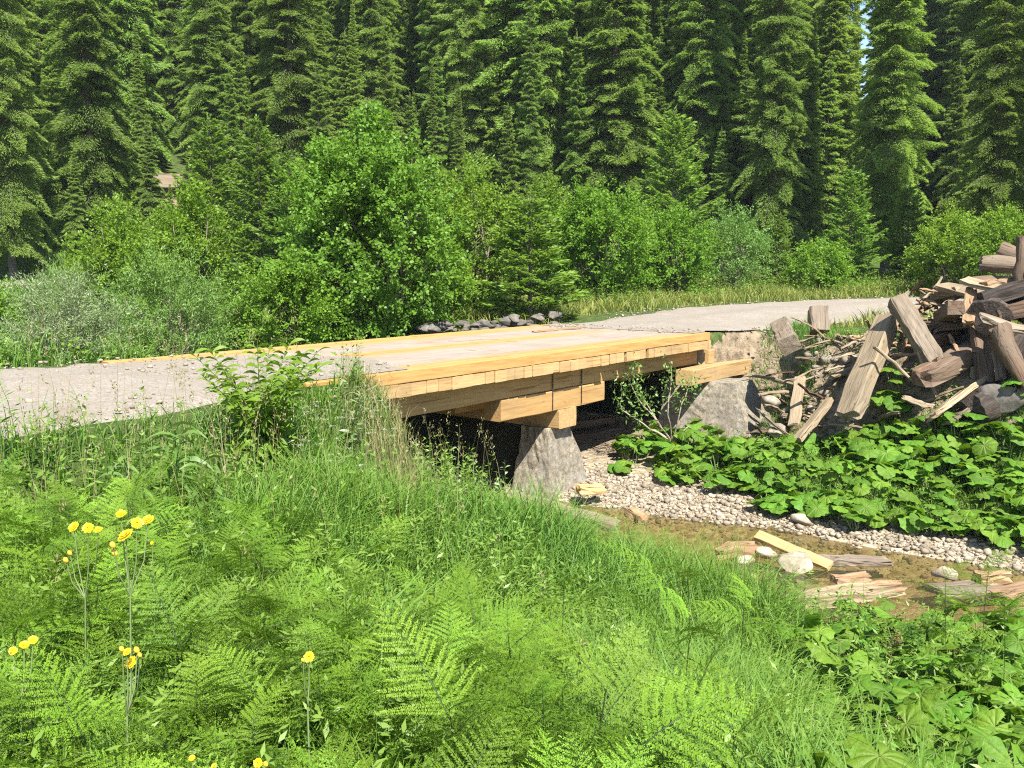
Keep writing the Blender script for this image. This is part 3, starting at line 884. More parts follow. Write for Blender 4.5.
# ------------------------------------------------------------------ the spruce forest
SPR = []
for i, (hh, rr, ns) in enumerate([(22, 2.25, 430), (24, 2.5, 410), (20, 2.1, 440), (26, 2.65, 400), (17, 2.0, 440), (10.5, 1.8, 460), (8, 1.5, 460)]):
    t_, c_ = spruce_meshes(20 + i, hh, rr, ns, base=0.05 + 0.02 * (i % 2), kl=0.19, kw=0.036, step=0.30)
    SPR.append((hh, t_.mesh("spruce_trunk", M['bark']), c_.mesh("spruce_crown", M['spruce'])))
YSP = []
for i, (hh, rr) in enumerate([(3.2, 1.15), (5.0, 1.5)]):
    t_, c_ = spruce_meshes(40 + i, hh, rr, 150, young=True, base=0.03, step=0.26, kl=0.17, kw=0.06)
    YSP.append((hh, t_.mesh("young_spruce_trunk", M['bark']), c_.mesh("young_spruce_crown", M['spruce_young'])))

def spruce(kind, p, h, rot, label, group, name="spruce_tree"):
    hh, tm, cm = kind
    k = h / hh
    return plant_thing(name, [("trunk", tm), ("crown", cm)], p, rot, (k * rnd.uniform(.62, .86), k * rnd.uniform(.62, .86), k), label, "spruce tree", group)

FOREST_GROUP = "spruces of the forest"
rnd = random.Random(11)
# single trees that can be pointed out: (column u, distance, height, kind, label)
for u, Y, h, k, lab in [
    (884, 33, 21, 1, "tall full spruce behind the gravel road, left of the dark gap in the forest"),
    (990, 27, 17, 3, "big spruce with hanging branches behind the timber heap at the right edge"),
    (1075, 25, 15, 0, "large spruce cut by the right picture edge, branches reaching in over the heap"),
    (770, 36, 23, 0, "slender dark spruce behind the road, right of the bluish spruce"),
    (697, 40, 25, 3, "lighter bluish green spruce with feathery branches above the round bushes"),
    (612, 38, 24, 2, "dark spruce rising straight above the round bushes behind the bridge"),
    (545, 40, 26, 1, "tall spruce directly above the small young spruce beside the deck"),
    (470, 41, 26, 3, "spruce right behind the big alder bush, darker than its neighbours"),
    (15, 31, 22, 1, "dark shaded spruce at the left picture edge above the small meadow"),
    (95, 35, 23, 2, "narrow dark spruce left of the hut, its trunk showing"),
    (295, 38, 24, 0, "spruce with drooping boughs above the young green spruces left of the alder")]:
    spruce(SPR[k], ground_at(u, Y), h, rnd.random() * 6.28, lab, FOREST_GROUP)
# lower spruces with their pointed tops in sight, in front of the tall ones
for u, Y, vt, k in [(30, 35, 95, 5), (60, 38, 40, 6), (118, 37, 88, 5), (152, 39, 120, 6), (172, 37, 184, 6), (192, 38, 176, 6), (235, 36, 70, 5), (322, 37, 62, 6), (350, 39, 30, 5), (412, 38, 95, 6), (440, 40, 52, 5), (508, 38, 105, 6), (530, 40, 66, 5), (575, 39, 118, 6),
                    (640, 38, 96, 5), (655, 41, 40, 6), (718, 37, 128, 5), (742, 40, 70, 6), (800, 38, 100, 5), (822, 39, 60, 6), (962, 32, 128, 6), (948, 36, 60, 5), (80, 33, 150, 6), (272, 40, 24, 5), (600, 41, 46, 6), (685, 41, 72, 5)]:
    p = ground_at(u, Y)
    spruce(SPR[k], p, height_for(vt, Y) - p.z, rnd.random() * 6.28, "lower spruce whose pointed top stands out before the taller forest", FOREST_GROUP)
u = -20
while u < 1040:
    Y = rnd.uniform(37.5, 42)
    if not (150 < u < 195 or 905 < u < 945):
        p = ground_at(u, Y)
        spruce(SPR[rnd.choice([0, 2, 4, 5, 6])], p, height_for(rnd.uniform(-60, 110), Y) - p.z, rnd.random() * 6.28, "lower spruce whose pointed top stands out before the taller forest", FOREST_GROUP)
    u += rnd.uniform(17, 34)
# the ranks behind, row after row up the slope
taken = []
rows = [(43.5, 2.05), (48, 2.1), (54, 2.3), (61, 2.7), (70, 3.3), (82, 4.3), (98, 6.0)]
nfor = 0
for ri, (Y, gap) in enumerate(rows):
    halfw = Y * 0.66 + 3
    x = -halfw + rnd.random() * gap
    while x < halfw:
        xx, yy = x + rnd.uniform(-1, 1), Y + rnd.uniform(-2.8, 2.8)
        uu = 512 + F_PX * xx / yy
        k = rnd.randrange(5)
        h = rnd.uniform(17, 28)
        skip = False
        if 908 < uu < 940 and Y < 52: skip = True
        if 836 < uu < 862:
            skip = Y < 52
            h = 1.05 + 0.283 * yy - h1(xx, yy)
        if uu > 868 and Y > 50: h *= 0.72
        if 160 < uu < 192 and Y < 46: skip = True
        if not skip:
            spruce(SPR[k], Vector((xx, yy, h1(xx, yy) - 0.1)), h, rnd.random() * 6.28,
                   ["tall spruce in the front rank of the forest wall on the slope", "tall spruce in the middle ranks of the forest on the slope", "distant spruce high on the slope, only partly seen between nearer trees"][0 if ri < 2 else 1 if ri < 4 else 2],
                   FOREST_GROUP)
            nfor += 1
        x += gap * rnd.uniform(0.75, 1.25)

# trees that close the dark gap behind the young bluish spruce
for u, Y, h, k in [(918, 60, 27, 0), (930, 66, 28, 1), (944, 58, 26, 2), (905, 72, 29, 3), (958, 70, 29, 1), (925, 84, 31, 0), (940, 78, 30, 3)]:
    spruce(SPR[k], ground_at(u, Y), h, rnd.random() * 6.28, "distant spruce high on the slope, only partly seen between nearer trees", FOREST_GROUP)
# smaller light green spruces along the forest edge
for u, Y, vt, k, lab in [
    (530, 19.6, 196, 0, "small bright young spruce with layered boughs beside the bridge deck"),
    (215, 28, 118, 1, "young light green spruce standing right of the hut roof"),
    (262, 27, 120, 1, "young spruce with a pointed top between hut and alder bush"),
    (292, 26, 150, 1, "shorter young spruce half hidden by the left side of the big alder"),
    (240, 17.5, 262, 0, "little bright spruce sapling by the willow, behind the orange edge board"),
    (778, 29, 214, 1, "young yellowish green spruce at the road edge between round bushes"),
    (848, 29.5, 168, 1, "bushy middle sized spruce at the foot of the tall full spruce"),
    (905, 30, 185, 1, "bluish young spruce beside the dark gap in the forest"),
    (672, 33, 110, 1, "young spruce pointing up between two tall dark spruces")]:
    p = ground_at(u, Y)
    hh = height_for(vt, Y) - p.z
    o = spruce(YSP[k], p, hh, rnd.random() * 6.28, lab, "young spruces at the forest edge", "young_spruce")
    o.scale = (hh / YSP[k][0] * (1.25 if u == 530 else 1.0),) * 2 + (hh / YSP[k][0],)

# ------------------------------------------------------------------ broad-leaved bushes
def bush(name, u, Y, vt, width_px, mat, seed, lab, cat="bush", vb=None, group="bushes along the far side of the road", stem='twig', **kw):
    p = ground_at(u, Y)
    Ht = height_for(vt, Y) - p.z
    Wd = width_px / F_PX * Y
    s_, c_ = shrub_meshes(seed, Ht, Wd, **kw)
    return plant_thing(name, [("branches", s_.mesh("branches", M[stem])), ("foliage", c_.mesh("foliage", M[mat]))], p, 0, 1.0, lab, cat, group)

BIG = dict(nclump=230, nleaf=332, leaf=0.071, aspect=0.8, clump=0.42, stems=6, base=0.02)
bush("alder_bush", 376, 17.2, 120, 160, 'bright_alder', 1, "big bright green alder bush standing tallest behind the bridge deck", **BIG)
bush("broadleaf_bush", 470, 22, 172, 105, 'hazel', 2, "yellowish green bush between the big alder and the small spruce", nclump=110, nleaf=297, leaf=0.068, clump=0.45, base=0.02)
bush("broadleaf_bush", 598, 24, 188, 108, 'alder', 3, "rounded dense bush right of the small young spruce", nclump=130, nleaf=297, leaf=0.068, clump=0.45, base=0.02)
bush("broadleaf_bush", 548, 25.5, 195, 80, 'hazel', 4, "bush peeping out behind the small young spruce", nclump=80, nleaf=262, leaf=0.068, clump=0.45, base=0.02)
bush("broadleaf_bush", 672, 26, 208, 78, 'alder', 5, "round bush standing fourth from the alder, above the road verge", nclump=90, nleaf=280, leaf=0.068, clump=0.45, base=0.02)
bush("willow_bush", 728, 27, 218, 76, 'willow', 6, "pale yellow green willow bush beside the young yellowish spruce", nclump=80, nleaf=332, leaf=0.068, aspect=0.35, clump=0.5, base=0.02)
bush("broadleaf_bush", 820, 27, 247, 66, 'hazel', 7, "low rounded bush at the road verge below the tall full spruce", nclump=60, nleaf=262, leaf=0.061, clump=0.42, base=0.02)
bush("broadleaf_bush", 950, 25.5, 212, 80, 'hazel', 8, "light bush right behind the timber heap, below the hanging branches", nclump=80, nleaf=297, leaf=0.061, clump=0.45, base=0.02)
bush("broadleaf_bush", 1010, 24, 205, 90, 'alder', 9, "bush behind the upper logs of the heap at the right edge", nclump=80, nleaf=297, leaf=0.061, clump=0.45, base=0.02)
bush("broadleaf_bush", 200, 20, 190, 92, 'alder', 10, "rounded darker bush below the hut roof", nclump=100, nleaf=297, leaf=0.061, clump=0.4, base=0.02)
bush("broadleaf_bush", 128, 18.5, 200, 100, 'hazel', 11, "tall loose yellow green bush left of the rounded bush below the hut", nclump=100, nleaf=297, leaf=0.058, clump=0.45, base=0.02)
bush("willow_bush", 165, 15.2, 262, 150, 'willow', 12, "wide fine leaved willow bush close behind the left end of the deck", nclump=130, nleaf=367, leaf=0.058, aspect=0.24, clump=0.4, base=0.02, stems=8, upright=0.8)
bush("pale_willow_bush", 62, 12.3, 282, 105, 'pale_willow', 13, "silvery pale willow bush beside the gravel road on the left", nclump=90, nleaf=297, leaf=0.051, aspect=0.2, clump=0.34, base=0.02, stems=8, upright=0.9)
bush("broadleaf_bush", 288, 16, 262, 110, 'hazel', 14, "low light green bush left of the big alder, behind the orange edge board", nclump=90, nleaf=297, leaf=0.054, clump=0.36, base=0.02)
bush("broadleaf_bush", 12, 17, 300, 90, 'alder', 15, "low leafy bush at the left picture edge below the small meadow", nclump=70, nleaf=280, leaf=0.061, clump=0.34, base=0.02)
bush("broadleaf_bush", 430, 19, 232, 70, 'alder', 16, "small bush at the right foot of the big alder, above the rock heap", nclump=60, nleaf=280, leaf=0.061, clump=0.36, base=0.02)
bush("broadleaf_bush", 640, 28, 222, 60, 'hazel', 17, "little bush squeezed between two round bushes above the verge", nclump=50, nleaf=262, leaf=0.068, clump=0.42, base=0.02)

# ------------------------------------------------------------------ hut on the slope
def hut():
    Y = 43
    p = at_y(176, 186, Y)
    root = link("wooden_hut", None, None, (p.x, p.y, p.z - 1.55), (0, 0, 0.35))
    tag(root, "small wooden hut with a tan roof, half hidden among the spruces", "hut")
    W, D, Hh = 1.5, 1.8, 1.5
    v, f = [], []
    for x0, x1, y0, y1 in ((-W/2, W/2, -D/2, -D/2 + .08), (-W/2, W/2, D/2 - .08, D/2), (-W/2, -W/2 + .08, -D/2 + .08, D/2 - .08), (W/2 - .08, W/2, -D/2 + .08, D/2 - .08)):
        b = len(v)
        v += [(x, y, z) for z in (-2.5, Hh) for x, y in ((x0, y0), (x1, y0), (x1, y1), (x0, y1))]
        f += [tuple(b + q for q in g) for g in ((0, 3, 2, 1), (4, 5, 6, 7), (0, 1, 5, 4), (1, 2, 6, 5), (2, 3, 7, 6), (3, 0, 4, 7))]
    link("wall", mesh_py("wall", v, f, M['pale_wood']), root)
    r = beams_mesh("roof", M['grey_wood'], [(Matrix.Translation((-1.0, -0.6, Hh + 0.22)) @ Matrix.Rotation(0.5, 4, 'X'), (2.0, 1.5, 0.06), dict(seed=1, n=4, jit=.01)),
                                      (Matrix.Translation((-1.0, 0.62, Hh + 0.24)) @ Matrix.Rotation(-0.5, 4, 'X'), (2.0, 1.5, 0.06), dict(seed=2, n=4, jit=.01))])
    link("roof", r, root)
    link("door", beam_mesh("door", M['orange_wood'], 0.95, 0.5, 0.05, seed=3, n=2), root, (0.25, -D/2 - 0.03, 0.0), (0, -math.pi / 2, math.pi / 2))
hut()

# ------------------------------------------------------------------ grass and herbs (uncountable)
def in_view(X, Y, Z, mu=60, mv=60):
    c, s_ = math.cos(PITCH), math.sin(PITCH)
    dz = Z - EYE
    dep = Y * c - dz * s_
    up = Y * s_ + dz * c
    u = 512 + F_PX * X / np.maximum(dep, 0.1); v = 384 - F_PX * up / np.maximum(dep, 0.1)
    return (dep > 0.9) & (u > -mu) & (u < 1024 + mu) & (v > -mv) & (v < 768 + mv * 3), u, v, dep

def blades(P, hgt, wid, lean, az, rng, seg=3):
    n = len(P)
    q = np.linspace(0, 1, seg + 1)
    d = np.stack([np.cos(az), np.sin(az), np.zeros(n)], -1)
    sd = np.stack([-np.sin(az), np.cos(az), np.zeros(n)], -1)
    tw = rng.uniform(-0.9, 0.9, n)
    sd = sd * np.cos(tw)[:, None] + d * np.sin(tw)[:, None]
    c = P[:, None] + d[:, None] * (lean * hgt)[:, None, None] * (q ** 2.2)[None, :, None]
    c[:, :, 2] += hgt[:, None] * (q[None] - 0.28 * np.clip(lean, 0, 1.6)[:, None] * q[None] ** 3)
    w = wid[:, None] * np.interp(q, [0, 0.4, 1], [0.8, 1.0, 0.06])[None]
    V = np.stack([c - sd[:, None] * w[:, :, None] / 2, c + sd[:, None] * w[:, :, None] / 2], 2)      # n, seg+1, 2, 3
    k = (seg + 1) * 2
    base = np.arange(n)[:, None] * k + np.arange(seg)[None] * 2
    F = np.stack([base, base + 1, base + 3, base + 2], -1).reshape(-1, 4)
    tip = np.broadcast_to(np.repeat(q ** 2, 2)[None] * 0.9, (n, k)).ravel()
    return V.reshape(-1, 3), F, tip

def st_of(X, Y): return X * AX[0] + Y * AX[1], X * NX[0] + Y * NX[1]

def fern_zone(X, Y):
    a = X / np.maximum(Y, 0.5)
    z = smooth(5.4, 4.2, Y) * smooth(0.22, 0.02, a + 0.10 * (Y - 2.0) * 0.6)
    return z

def butter_zone(X, Y):
    s, t = st_of(X, Y)
    a = X / np.maximum(Y, 0.5)
    return smooth(0.30, 0.40, a) * smooth(2.6, 3.2, Y) * smooth(7.9, 7.6, s)

def road_left_mask(X, Y):
    s, t = st_of(X, Y)
    e = 0.25 * vnoise(s * 1.1, s * 0, 21) + 0.16 * vnoise(s * 4, s * 0, 22)
    hw = left_half(s) + 0.08 + e
    return (np.abs(t + 8.33) < hw) & (s < 6.6)

def deck_mask(X, Y):
    s, t = st_of(X, Y)
    return (s > 5.2) & (s < 14.8) & (t > -10.3) & (t < -6.45)

def make_meadow():
    rng = np.random.default_rng(5)
    allV, n0 = Acc(), 0
    # near meadow on our bank, density falling with distance
    def scatter(n, x0, x1, y0, y1):
        return rng.uniform(x0, x1, n), rng.uniform(y0, y1, n)
    def add(X, Y, hgt, wid, lean, az=None, dip=0.03):
        Z = H(X, Y) - dip
        az = rng.uniform(0, 6.283, len(X)) if az is None else az
        V, F, tip = blades(np.stack([X, Y, Z], -1), hgt, wid, lean, az, rng)
        allV.add(V, F, tip)
    for (n, x0, x1, y0, y1) in ((64000, -3.4, 3.4, 1.2, 5.0), (110000, -6.5, 6.0, 5.0, 10.8)):
        X, Y = scatter(n, x0, x1, y0, y1)
        s, t = st_of(X, Y)
        Z = H(X, Y)
        vis, u, v, dep = in_view(X, Y, Z + 0.3)
        fz, bz = fern_zone(X, Y), butter_zone(X, Y)
        dens = 1 - 0.3 * fz - 0.8 * bz
        patch = vnoise(X * 1.3, Y * 1.3, 31) + 0.5 * vnoise(X * 3.1, Y * 3.1, 32)
        dens = dens * np.clip(0.85 + 0.9 * patch, 0.25, 1)
        keep = vis & (s < 7.85 + 0.3 * patch) & ~road_left_mask(X, Y) & ~deck_mask(X, Y) & (t > -6.75) & (rng.random(n) < dens) & (np.hypot(X, Y) > 1.3)
        bare = (np.abs(u - 392) < 26) & (dep > 6.5) & (v > 410)      # washed-out gravelly patch at the abutment
        keep &= ~((t < -4.3) & (s < 4.2) & (rng.random(n) < 0.55))
        keep &= ~(bare & (rng.random(n) < 0.93))
        X, Y, patch = X[keep], Y[keep], patch[keep]
        hgt = (0.30 + 0.34 * rng.random(len(X)) ** 1.5) * (1 + 0.55 * patch)
        ss, tt = st_of(X, Y)
        hgt *= 1 - 0.5 * smooth(-3.9, -5.2, tt)
        # keep the blades near the lens low
        hgt *= np.clip(0.55 + 0.15 * Y, 0, 1)
        hgt *= (1 - 0.4 * butter_zone(X, Y)) * (1 - 0.2 * smooth(6.0, 7.2, ss) * smooth(0.02, 0.18, X / Y)) * (1 - 0.2 * fern_zone(X, Y)) * (1 - 0.5 * smooth(6.5, 7.3, ss) * smooth(0.10, 0.05, X / Y)) * (1 + 0.4 * smooth(5.8, 6.6, ss) * smooth(0.09, 0.14, X / Y) * smooth(0.36, 0.28, X / Y))
        az = rng.uniform(0, 6.283, len(X))
        add(X, Y, hgt, 0.0055 + 0.0095 * rng.random(len(X)) ** 1.7 + 0.0006 * Y * rng.random(len(X)), 0.2 + 1.1 * rng.random(len(X)) ** 1.4, az)
    # short turf on the right bank shoulder, verge of the road and the little meadow
    def simple(n, x0, x1, y0, y1, cond, h, w, acc=None):
        X, Y = scatter(n, x0, x1, y0, y1)
        s, t = st_of(X, Y)
        vis, u, v, dep = in_view(X, Y, H(X, Y))
        k = vis & cond(X, Y, s, t) & ~deck_mask(X, Y) & ~road_left_mask(X, Y)
        X, Y = X[k], Y[k]
        p = vnoise(X, Y, 35)
        nonlocal allV
        keepV = allV
        if acc is not None: allV = acc
        add(X, Y, h * (0.5 + rng.random(len(X))) * (1 + p), w * (0.6 + 0.8 * rng.random(len(X))), 0.2 + 0.7 * rng.random(len(X)))
        allV = keepV
    verge = Acc()
    simple(90000, -6, 24, 17, 32, lambda X, Y, s, t: (road_right_dist(X, Y) > 2.25 + 0.6 * vnoise(X * .8, Y * .8, 36)) & (s > 12), 0.24, 0.02, verge)
    simple(26000, 1.5, 6, 12.5, 19, lambda X, Y, s, t: (s > 13.9) & (s < 16.8) & (t > -6.55) & (t < -4.7 + 0.5 * vnoise(X * 2, Y * 2, 39)) & (road_right_dist(X, Y) > 1.85), 0.2, 0.010)
    simple(9000, 2.8, 4.2, 13.5, 15.8, lambda X, Y, s, t: (s > 13.85) & (s < 15.2) & (t > -6.5) & (t < -5.2), 0.26, 0.009)
    simple(70000, -16, 1, 7, 20, lambda X, Y, s, t: (t < -10.25) & ((np.abs(t + 8.33) > left_half(s) + 0.05) | (s > 5.4)) & (s < 14.5), 0.36, 0.016)
    simple(24000, -30, -8, 18, 38, lambda X, Y, s, t: t < -14, 0.35, 0.035)
    simple(26000, 3, 9, 8.6, 13.6, lambda X, Y, s, t: (s > 10.9 + 0.4 * vnoise(X * 2, Y * 2, 37)) & (s < 13.6) & (t > -6.2), 0.22, 0.008)
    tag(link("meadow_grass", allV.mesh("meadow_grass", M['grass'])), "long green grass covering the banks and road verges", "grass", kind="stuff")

    tag(link("verge_grass", verge.mesh("verge_grass", M['verge'])), "short yellowish grass on the verges of the gravel road beyond the bridge", "grass", kind="stuff")

    # dry straw coloured tufts and seed heads
    dry = Acc()
    X, Y = scatter(5200, -2.6, -0.4, 6.4, 9.4)
    s, t = st_of(X, Y)
    vis, u, v, dep = in_view(X, Y, H(X, Y))
    k = (np.abs(u - 388) < 34 * (0.6 + rng.random(len(u)))) & (s > 5.3) & (s < 7.2) & (t < -5.0) & (t > -6.7)
    P = np.stack([X[k], Y[k], H(X[k], Y[k])], -1); n = len(P)
    V, F, tip = blades(P, 0.16 + 0.27 * rng.random(n), np.full(n, 0.006), 0.15 + 0.5 * rng.random(n), rng.uniform(0, 6.28, n), rng)
    dry.add(V, F, tip)
    # seed stalks all over the near bank, more of them in front of the road
    X = np.concatenate([rng.uniform(-4.5, -0.2, 800), rng.uniform(-3, 3, 350)]); Y = np.concatenate([rng.uniform(4.2, 7.6, 800), rng.uniform(3, 8.5, 350)])
    s, t = st_of(X, Y)
    k = (t > -6.4) & (s < 7.3) & ~road_left_mask(X, Y) & (rng.random(len(X)) < np.where(X < -1.2, 0.42, 0.2))
    P = np.stack([X[k], Y[k], H(X[k], Y[k])], -1); n = len(P)
    hh = 0.62 + 0.3 * rng.random(n); hh *= np.where(P[:, 0] > 0.3, 0.7, 1)
    az = rng.uniform(0, 6.28, n); ln = 0.08 + 0.22 * rng.random(n)
    V, F, tip = blades(P, hh, np.full(n, 0.0035), ln, az, rng)
    dry.add(V, F, tip)
    top = P + np.stack([np.cos(az) * ln * hh, np.sin(az) * ln * hh, hh * 0.97], -1)
    m = 14
    off = rng.random((n, m)) * 0.13
    Q = np.repeat(top, m, 0) + np.stack([rng.normal(0, 0.008, n * m), rng.normal(0, 0.008, n * m), -off.ravel()], -1)
    D = rng.normal(0, 0.5, (n * m, 3)) + np.array([0, 0, 0.9])
    V, F = kites(Q, D, np.full(n * m, 0.022), np.full(n * m, 0.006), rng.normal(0, 1, (n * m, 3)))
    dry.add(V, F, 0.4)
    tag(link("dry_grass", dry.mesh("dry_grass", M['dry_grass'])), "straw coloured grass tufts and thin seed stalks on the near bank", "dry grass", kind="stuff")

    # low leafy herbs mixed into the meadow
    hb = Acc()
    def herbs(X, Y, hgt, nl, ll, aspect=0.45, tipb=0.0):
        Z = H(X, Y) - 0.02
        n = len(X)
        az = rng.uniform(0, 6.28, n); ln = 0.05 + 0.25 * rng.random(n)
        P = np.stack([X, Y, Z], -1)
        V, F, tip = blades(P, hgt, np.full(n, 0.006), ln, az, rng)
        hb.add(V, F, 0.0)
        q = rng.random((n, nl)) ** 0.7
        c = np.repeat(P, nl, 0)
        qq = q.ravel()
        c = c + np.stack([np.cos(np.repeat(az, nl)) * np.repeat(ln * hgt, nl) * qq ** 2, np.sin(np.repeat(az, nl)) * np.repeat(ln * hgt, nl) * qq ** 2, np.repeat(hgt, nl) * qq * 0.97], -1)
        a2 = rng.uniform(0, 6.28, n * nl)
        D = np.stack([np.cos(a2), np.sin(a2), 0.25 + rng.normal(0, 0.35, n * nl)], -1)
        L = ll * (1.15 - 0.6 * qq) * rng.uniform(0.7, 1.3, n * nl)
        N = np.array([0, 0, 1.0]) + rng.normal(0, 0.35, (n * nl, 3))
        V, F = kites(c, D, L, L * aspect, N, 0.42)
        hb.add(V, F, np.repeat(np.clip(qq * 0.9 - 0.15 + tipb, 0, 1), 4))
    X, Y = scatter(9000, -3.6, 3.6, 1.6, 6.0)
    s, t = st_of(X, Y); vis, u, v, dep = in_view(X, Y, H(X, Y) + .3)
    k = vis & ~((t < -4.0) & (s < 4.4) & (rng.random(len(X)) < 0.75)) & (s < 7.4) & (t > -6.3) & ~road_left_mask(X, Y) & (rng.random(len(X)) < 0.6 - 0.45 * butter_zone(X, Y)) & (np.hypot(X, Y) > 1.6)
    herbs(X[k], Y[k], 0.2 + 0.36 * rng.random(k.sum()), 11, 0.06, 0.36)
    X, Y = scatter(2600, -3.4, 2.4, 1.9, 5.4)
    s, t = st_of(X, Y); vis, u, v, dep = in_view(X, Y, H(X, Y) + .3)
    k = vis & ~((t < -3.6) & (rng.random(len(X)) < 0.8)) & (s < 6.5) & (t > -6.0) & ~road_left_mask(X, Y) & (rng.random(len(X)) < 0.55 - 0.4 * butter_zone(X, Y)) & (np.hypot(X, Y) > 2.0)
    herbs(X[k], Y[k], (0.36 + 0.26 * rng.random(k.sum())) * np.clip(0.4 + 0.2 * Y[k], 0, 1), 15, 0.075, 0.28, 0.1)
    X, Y = scatter(6500, -6, 4, 5, 9.8)
    s, t = st_of(X, Y); vis, u, v, dep = in_view(X, Y, H(X, Y) + .3)
    k = vis & ~((t < -4.0) & (s < 4.4) & (rng.random(len(X)) < 0.75)) & (s < 7.6) & (t > -6.6) & ~road_left_mask(X, Y) & ~deck_mask(X, Y) & (vnoise(X * 1.1, Y * 1.1, 41) > -0.12) & ~((np.abs(u - 392) < 30) & (dep > 6.5))
    herbs(X[k], Y[k], 0.3 + 0.4 * rng.random(k.sum()), 11, 0.075, 0.34)
    X, Y = scatter(16000, -16, 1, 7, 19)
    s, t = st_of(X, Y)
    k = (t < -10.4) & (t > -15) & ((np.abs(t + 8.33) > left_half(s) + 0.15) | (s > 5.4)) & (s < 14.3)
    herbs(X[k], Y[k], 0.25 + 0.4 * rng.random(k.sum()), 9, 0.11, 0.5)
    X, Y = scatter(5000, 2, 9, 9, 15)
    s, t = st_of(X, Y)
    k = (s > 11.0) & (s < 16.2) & (t > -6.2) & (t < 1) & ((s < 14) | (rng.random(len(X)) < 0.5) & (t < -3.5))
    herbs(X[k], Y[k], 0.12 + 0.2 * rng.random(k.sum()), 7, 0.06, 0.5)
    X, Y = scatter(6000, -2, 22, 17, 30)
    s, t = st_of(X, Y)
    k = (road_right_dist(X, Y) > 2.7) & (s > 14.5) & (Y > 21)
    herbs(X[k], Y[k], 0.25 + 0.35 * rng.random(k.sum()), 8, 0.1, 0.5)
    tag(link("meadow_herbs", hb.mesh("meadow_herbs", M['herb'])), "low leafy weeds mixed into the grass of the banks", "weeds", kind="stuff")
make_meadow()

# ------------------------------------------------------------------ gravel bank of the creek
def rock_np(seed, rad=1.0, sub=2, flat=0.7, amp=0.25):
    import bmesh
    bm = bmesh.new(); bmesh.ops.create_icosphere(bm, subdivisions=sub, radius=1.0)
    rng = np.random.default_rng(seed)
    V = np.array([v.co[:] for v in bm.verts]); F = np.array([[v.index for v in f.verts] for f in bm.faces]); bm.free()
    for _ in range(11):
        d = rng.normal(0, 1, 3); d /= np.linalg.norm(d); c = rng.uniform(0.45, 0.85)
        p = V @ d; V = V - d[None] * (np.maximum(p - c, 0) * 0.97)[:, None]
    V = V * (1 + amp * (vnoise(V[:, 0] * 1.6 + V[:, 2], V[:, 1] * 1.6 - V[:, 2] * .7, seed) ))[:, None]
    V = V * np.array([1.0, rng.uniform(0.65, 0.95), flat]) * rad
    return V, F

def make_gravel():
    rng = np.random.default_rng(9)
    kinds = [rock_np(i, 1.0, 1, 0.65, 0.3) for i in range(6)]
    n = 26000
    s = rng.uniform(9.6, 11.5, n); t = rng.uniform(-9.5, 1.5, n)
    X = AX[0] * s + NX[0] * t; Y = AX[1] * s + NX[1] * t
    k = (rng.random(len(s)) < np.where(s < 11.6, smooth(11.6, 10.5, s), 1)) & (~((s < 9.75 + 0.42 * smooth(-5.6, -3.4, t)) & (rng.random(len(s)) < 0.7)))
    X, Y, s = X[k], Y[k], s[k]
    r = (0.008 + 0.05 * rng.random(len(X)) ** 7 + 0.024 * rng.random(len(X)) ** 2.5) * np.where(s > 13, 1.5, 1.0)
    V, F, b = [], [], 0
    for i in range(len(X)):
        v, f = kinds[i % 6]
        a = rng.random() * 6.28
        c_, s_ = math.cos(a), math.sin(a)
        q = v * r[i]
        q = np.stack([q[:, 0] * c_ - q[:, 1] * s_, q[:, 0] * s_ + q[:, 1] * c_, q[:, 2]], -1)
        V.append(q + np.array([X[i], Y[i], 0])); F.append(f + b); b += len(v)
    V = np.concatenate(V)
    V[:, 2] += np.repeat(H(X, Y), len(kinds[0][0])) + np.repeat(r, len(kinds[0][0])) * 0.25
    tag(link("creek_gravel", mesh_np("creek_gravel", V, np.concatenate(F), M['pebble'], False)), "pale rounded gravel along the far shore of the creek", "gravel", kind="stuff")
make_gravel()

def make_road_stones():
    rng = np.random.default_rng(19)
    kinds = [rock_np(i, 1.0, 1, 0.6, 0.3) for i in range(6)]
    s = rng.uniform(-1, 5.6, 2600); t = rng.uniform(-10.9, -6.0, 2600)
    edge = np.abs(t + 8.33) / left_half(s)
    k = rng.random(2600) < np.where(edge > 0.8, 0.9, 0.3)
    s, t, edge = s[k], t[k], edge[k]
    X = AX[0] * s + NX[0] * t; Y = AX[1] * s + NX[1] * t
    Xd = np.concatenate([rng.uniform(5.0, 7.2, 330), rng.uniform(13.4, 14.6, 300)]); Td = rng.uniform(-9.9, -6.75, 630)
    X = np.concatenate([X, AX[0] * Xd + NX[0] * Td]); Y = np.concatenate([Y, AX[1] * Xd + NX[1] * Td])
    s = np.concatenate([s, Xd]); edge = np.concatenate([edge, np.zeros(630)])
    X2 = rng.uniform(2, 17, 9000); Y2 = rng.uniform(15, 27, 9000)
    k = (road_right_dist(X2, Y2) < 2.6) & (X2 * AX[0] + Y2 * AX[1] > 14.9)
    X = np.concatenate([X, X2[k]]); Y = np.concatenate([Y, Y2[k]])
    z = np.concatenate([np.where(edge < 1, 0.012, H(X[:len(s)], Y[:len(s)])), np.maximum(H(X2[k], Y2[k]), road_z(Y2[k]) - 0.02)])
    r = 0.008 + 0.038 * rng.random(len(X)) ** 5; r[len(s):] = r[len(s):] * 1.3
    V, F, b = [], [], 0
    for i in range(len(X)):
        v, f = kinds[i % 6]
        V.append(v * r[i] + np.array([X[i], Y[i], z[i] + r[i] * 0.2])); F.append(f + b); b += len(v)
    tag(link("road_stones", mesh_np("road_stones", np.concatenate(V), np.concatenate(F), M['pebble'])), "loose small stones scattered over the gravel road and its edges", "gravel", kind="stuff")
make_road_stones()

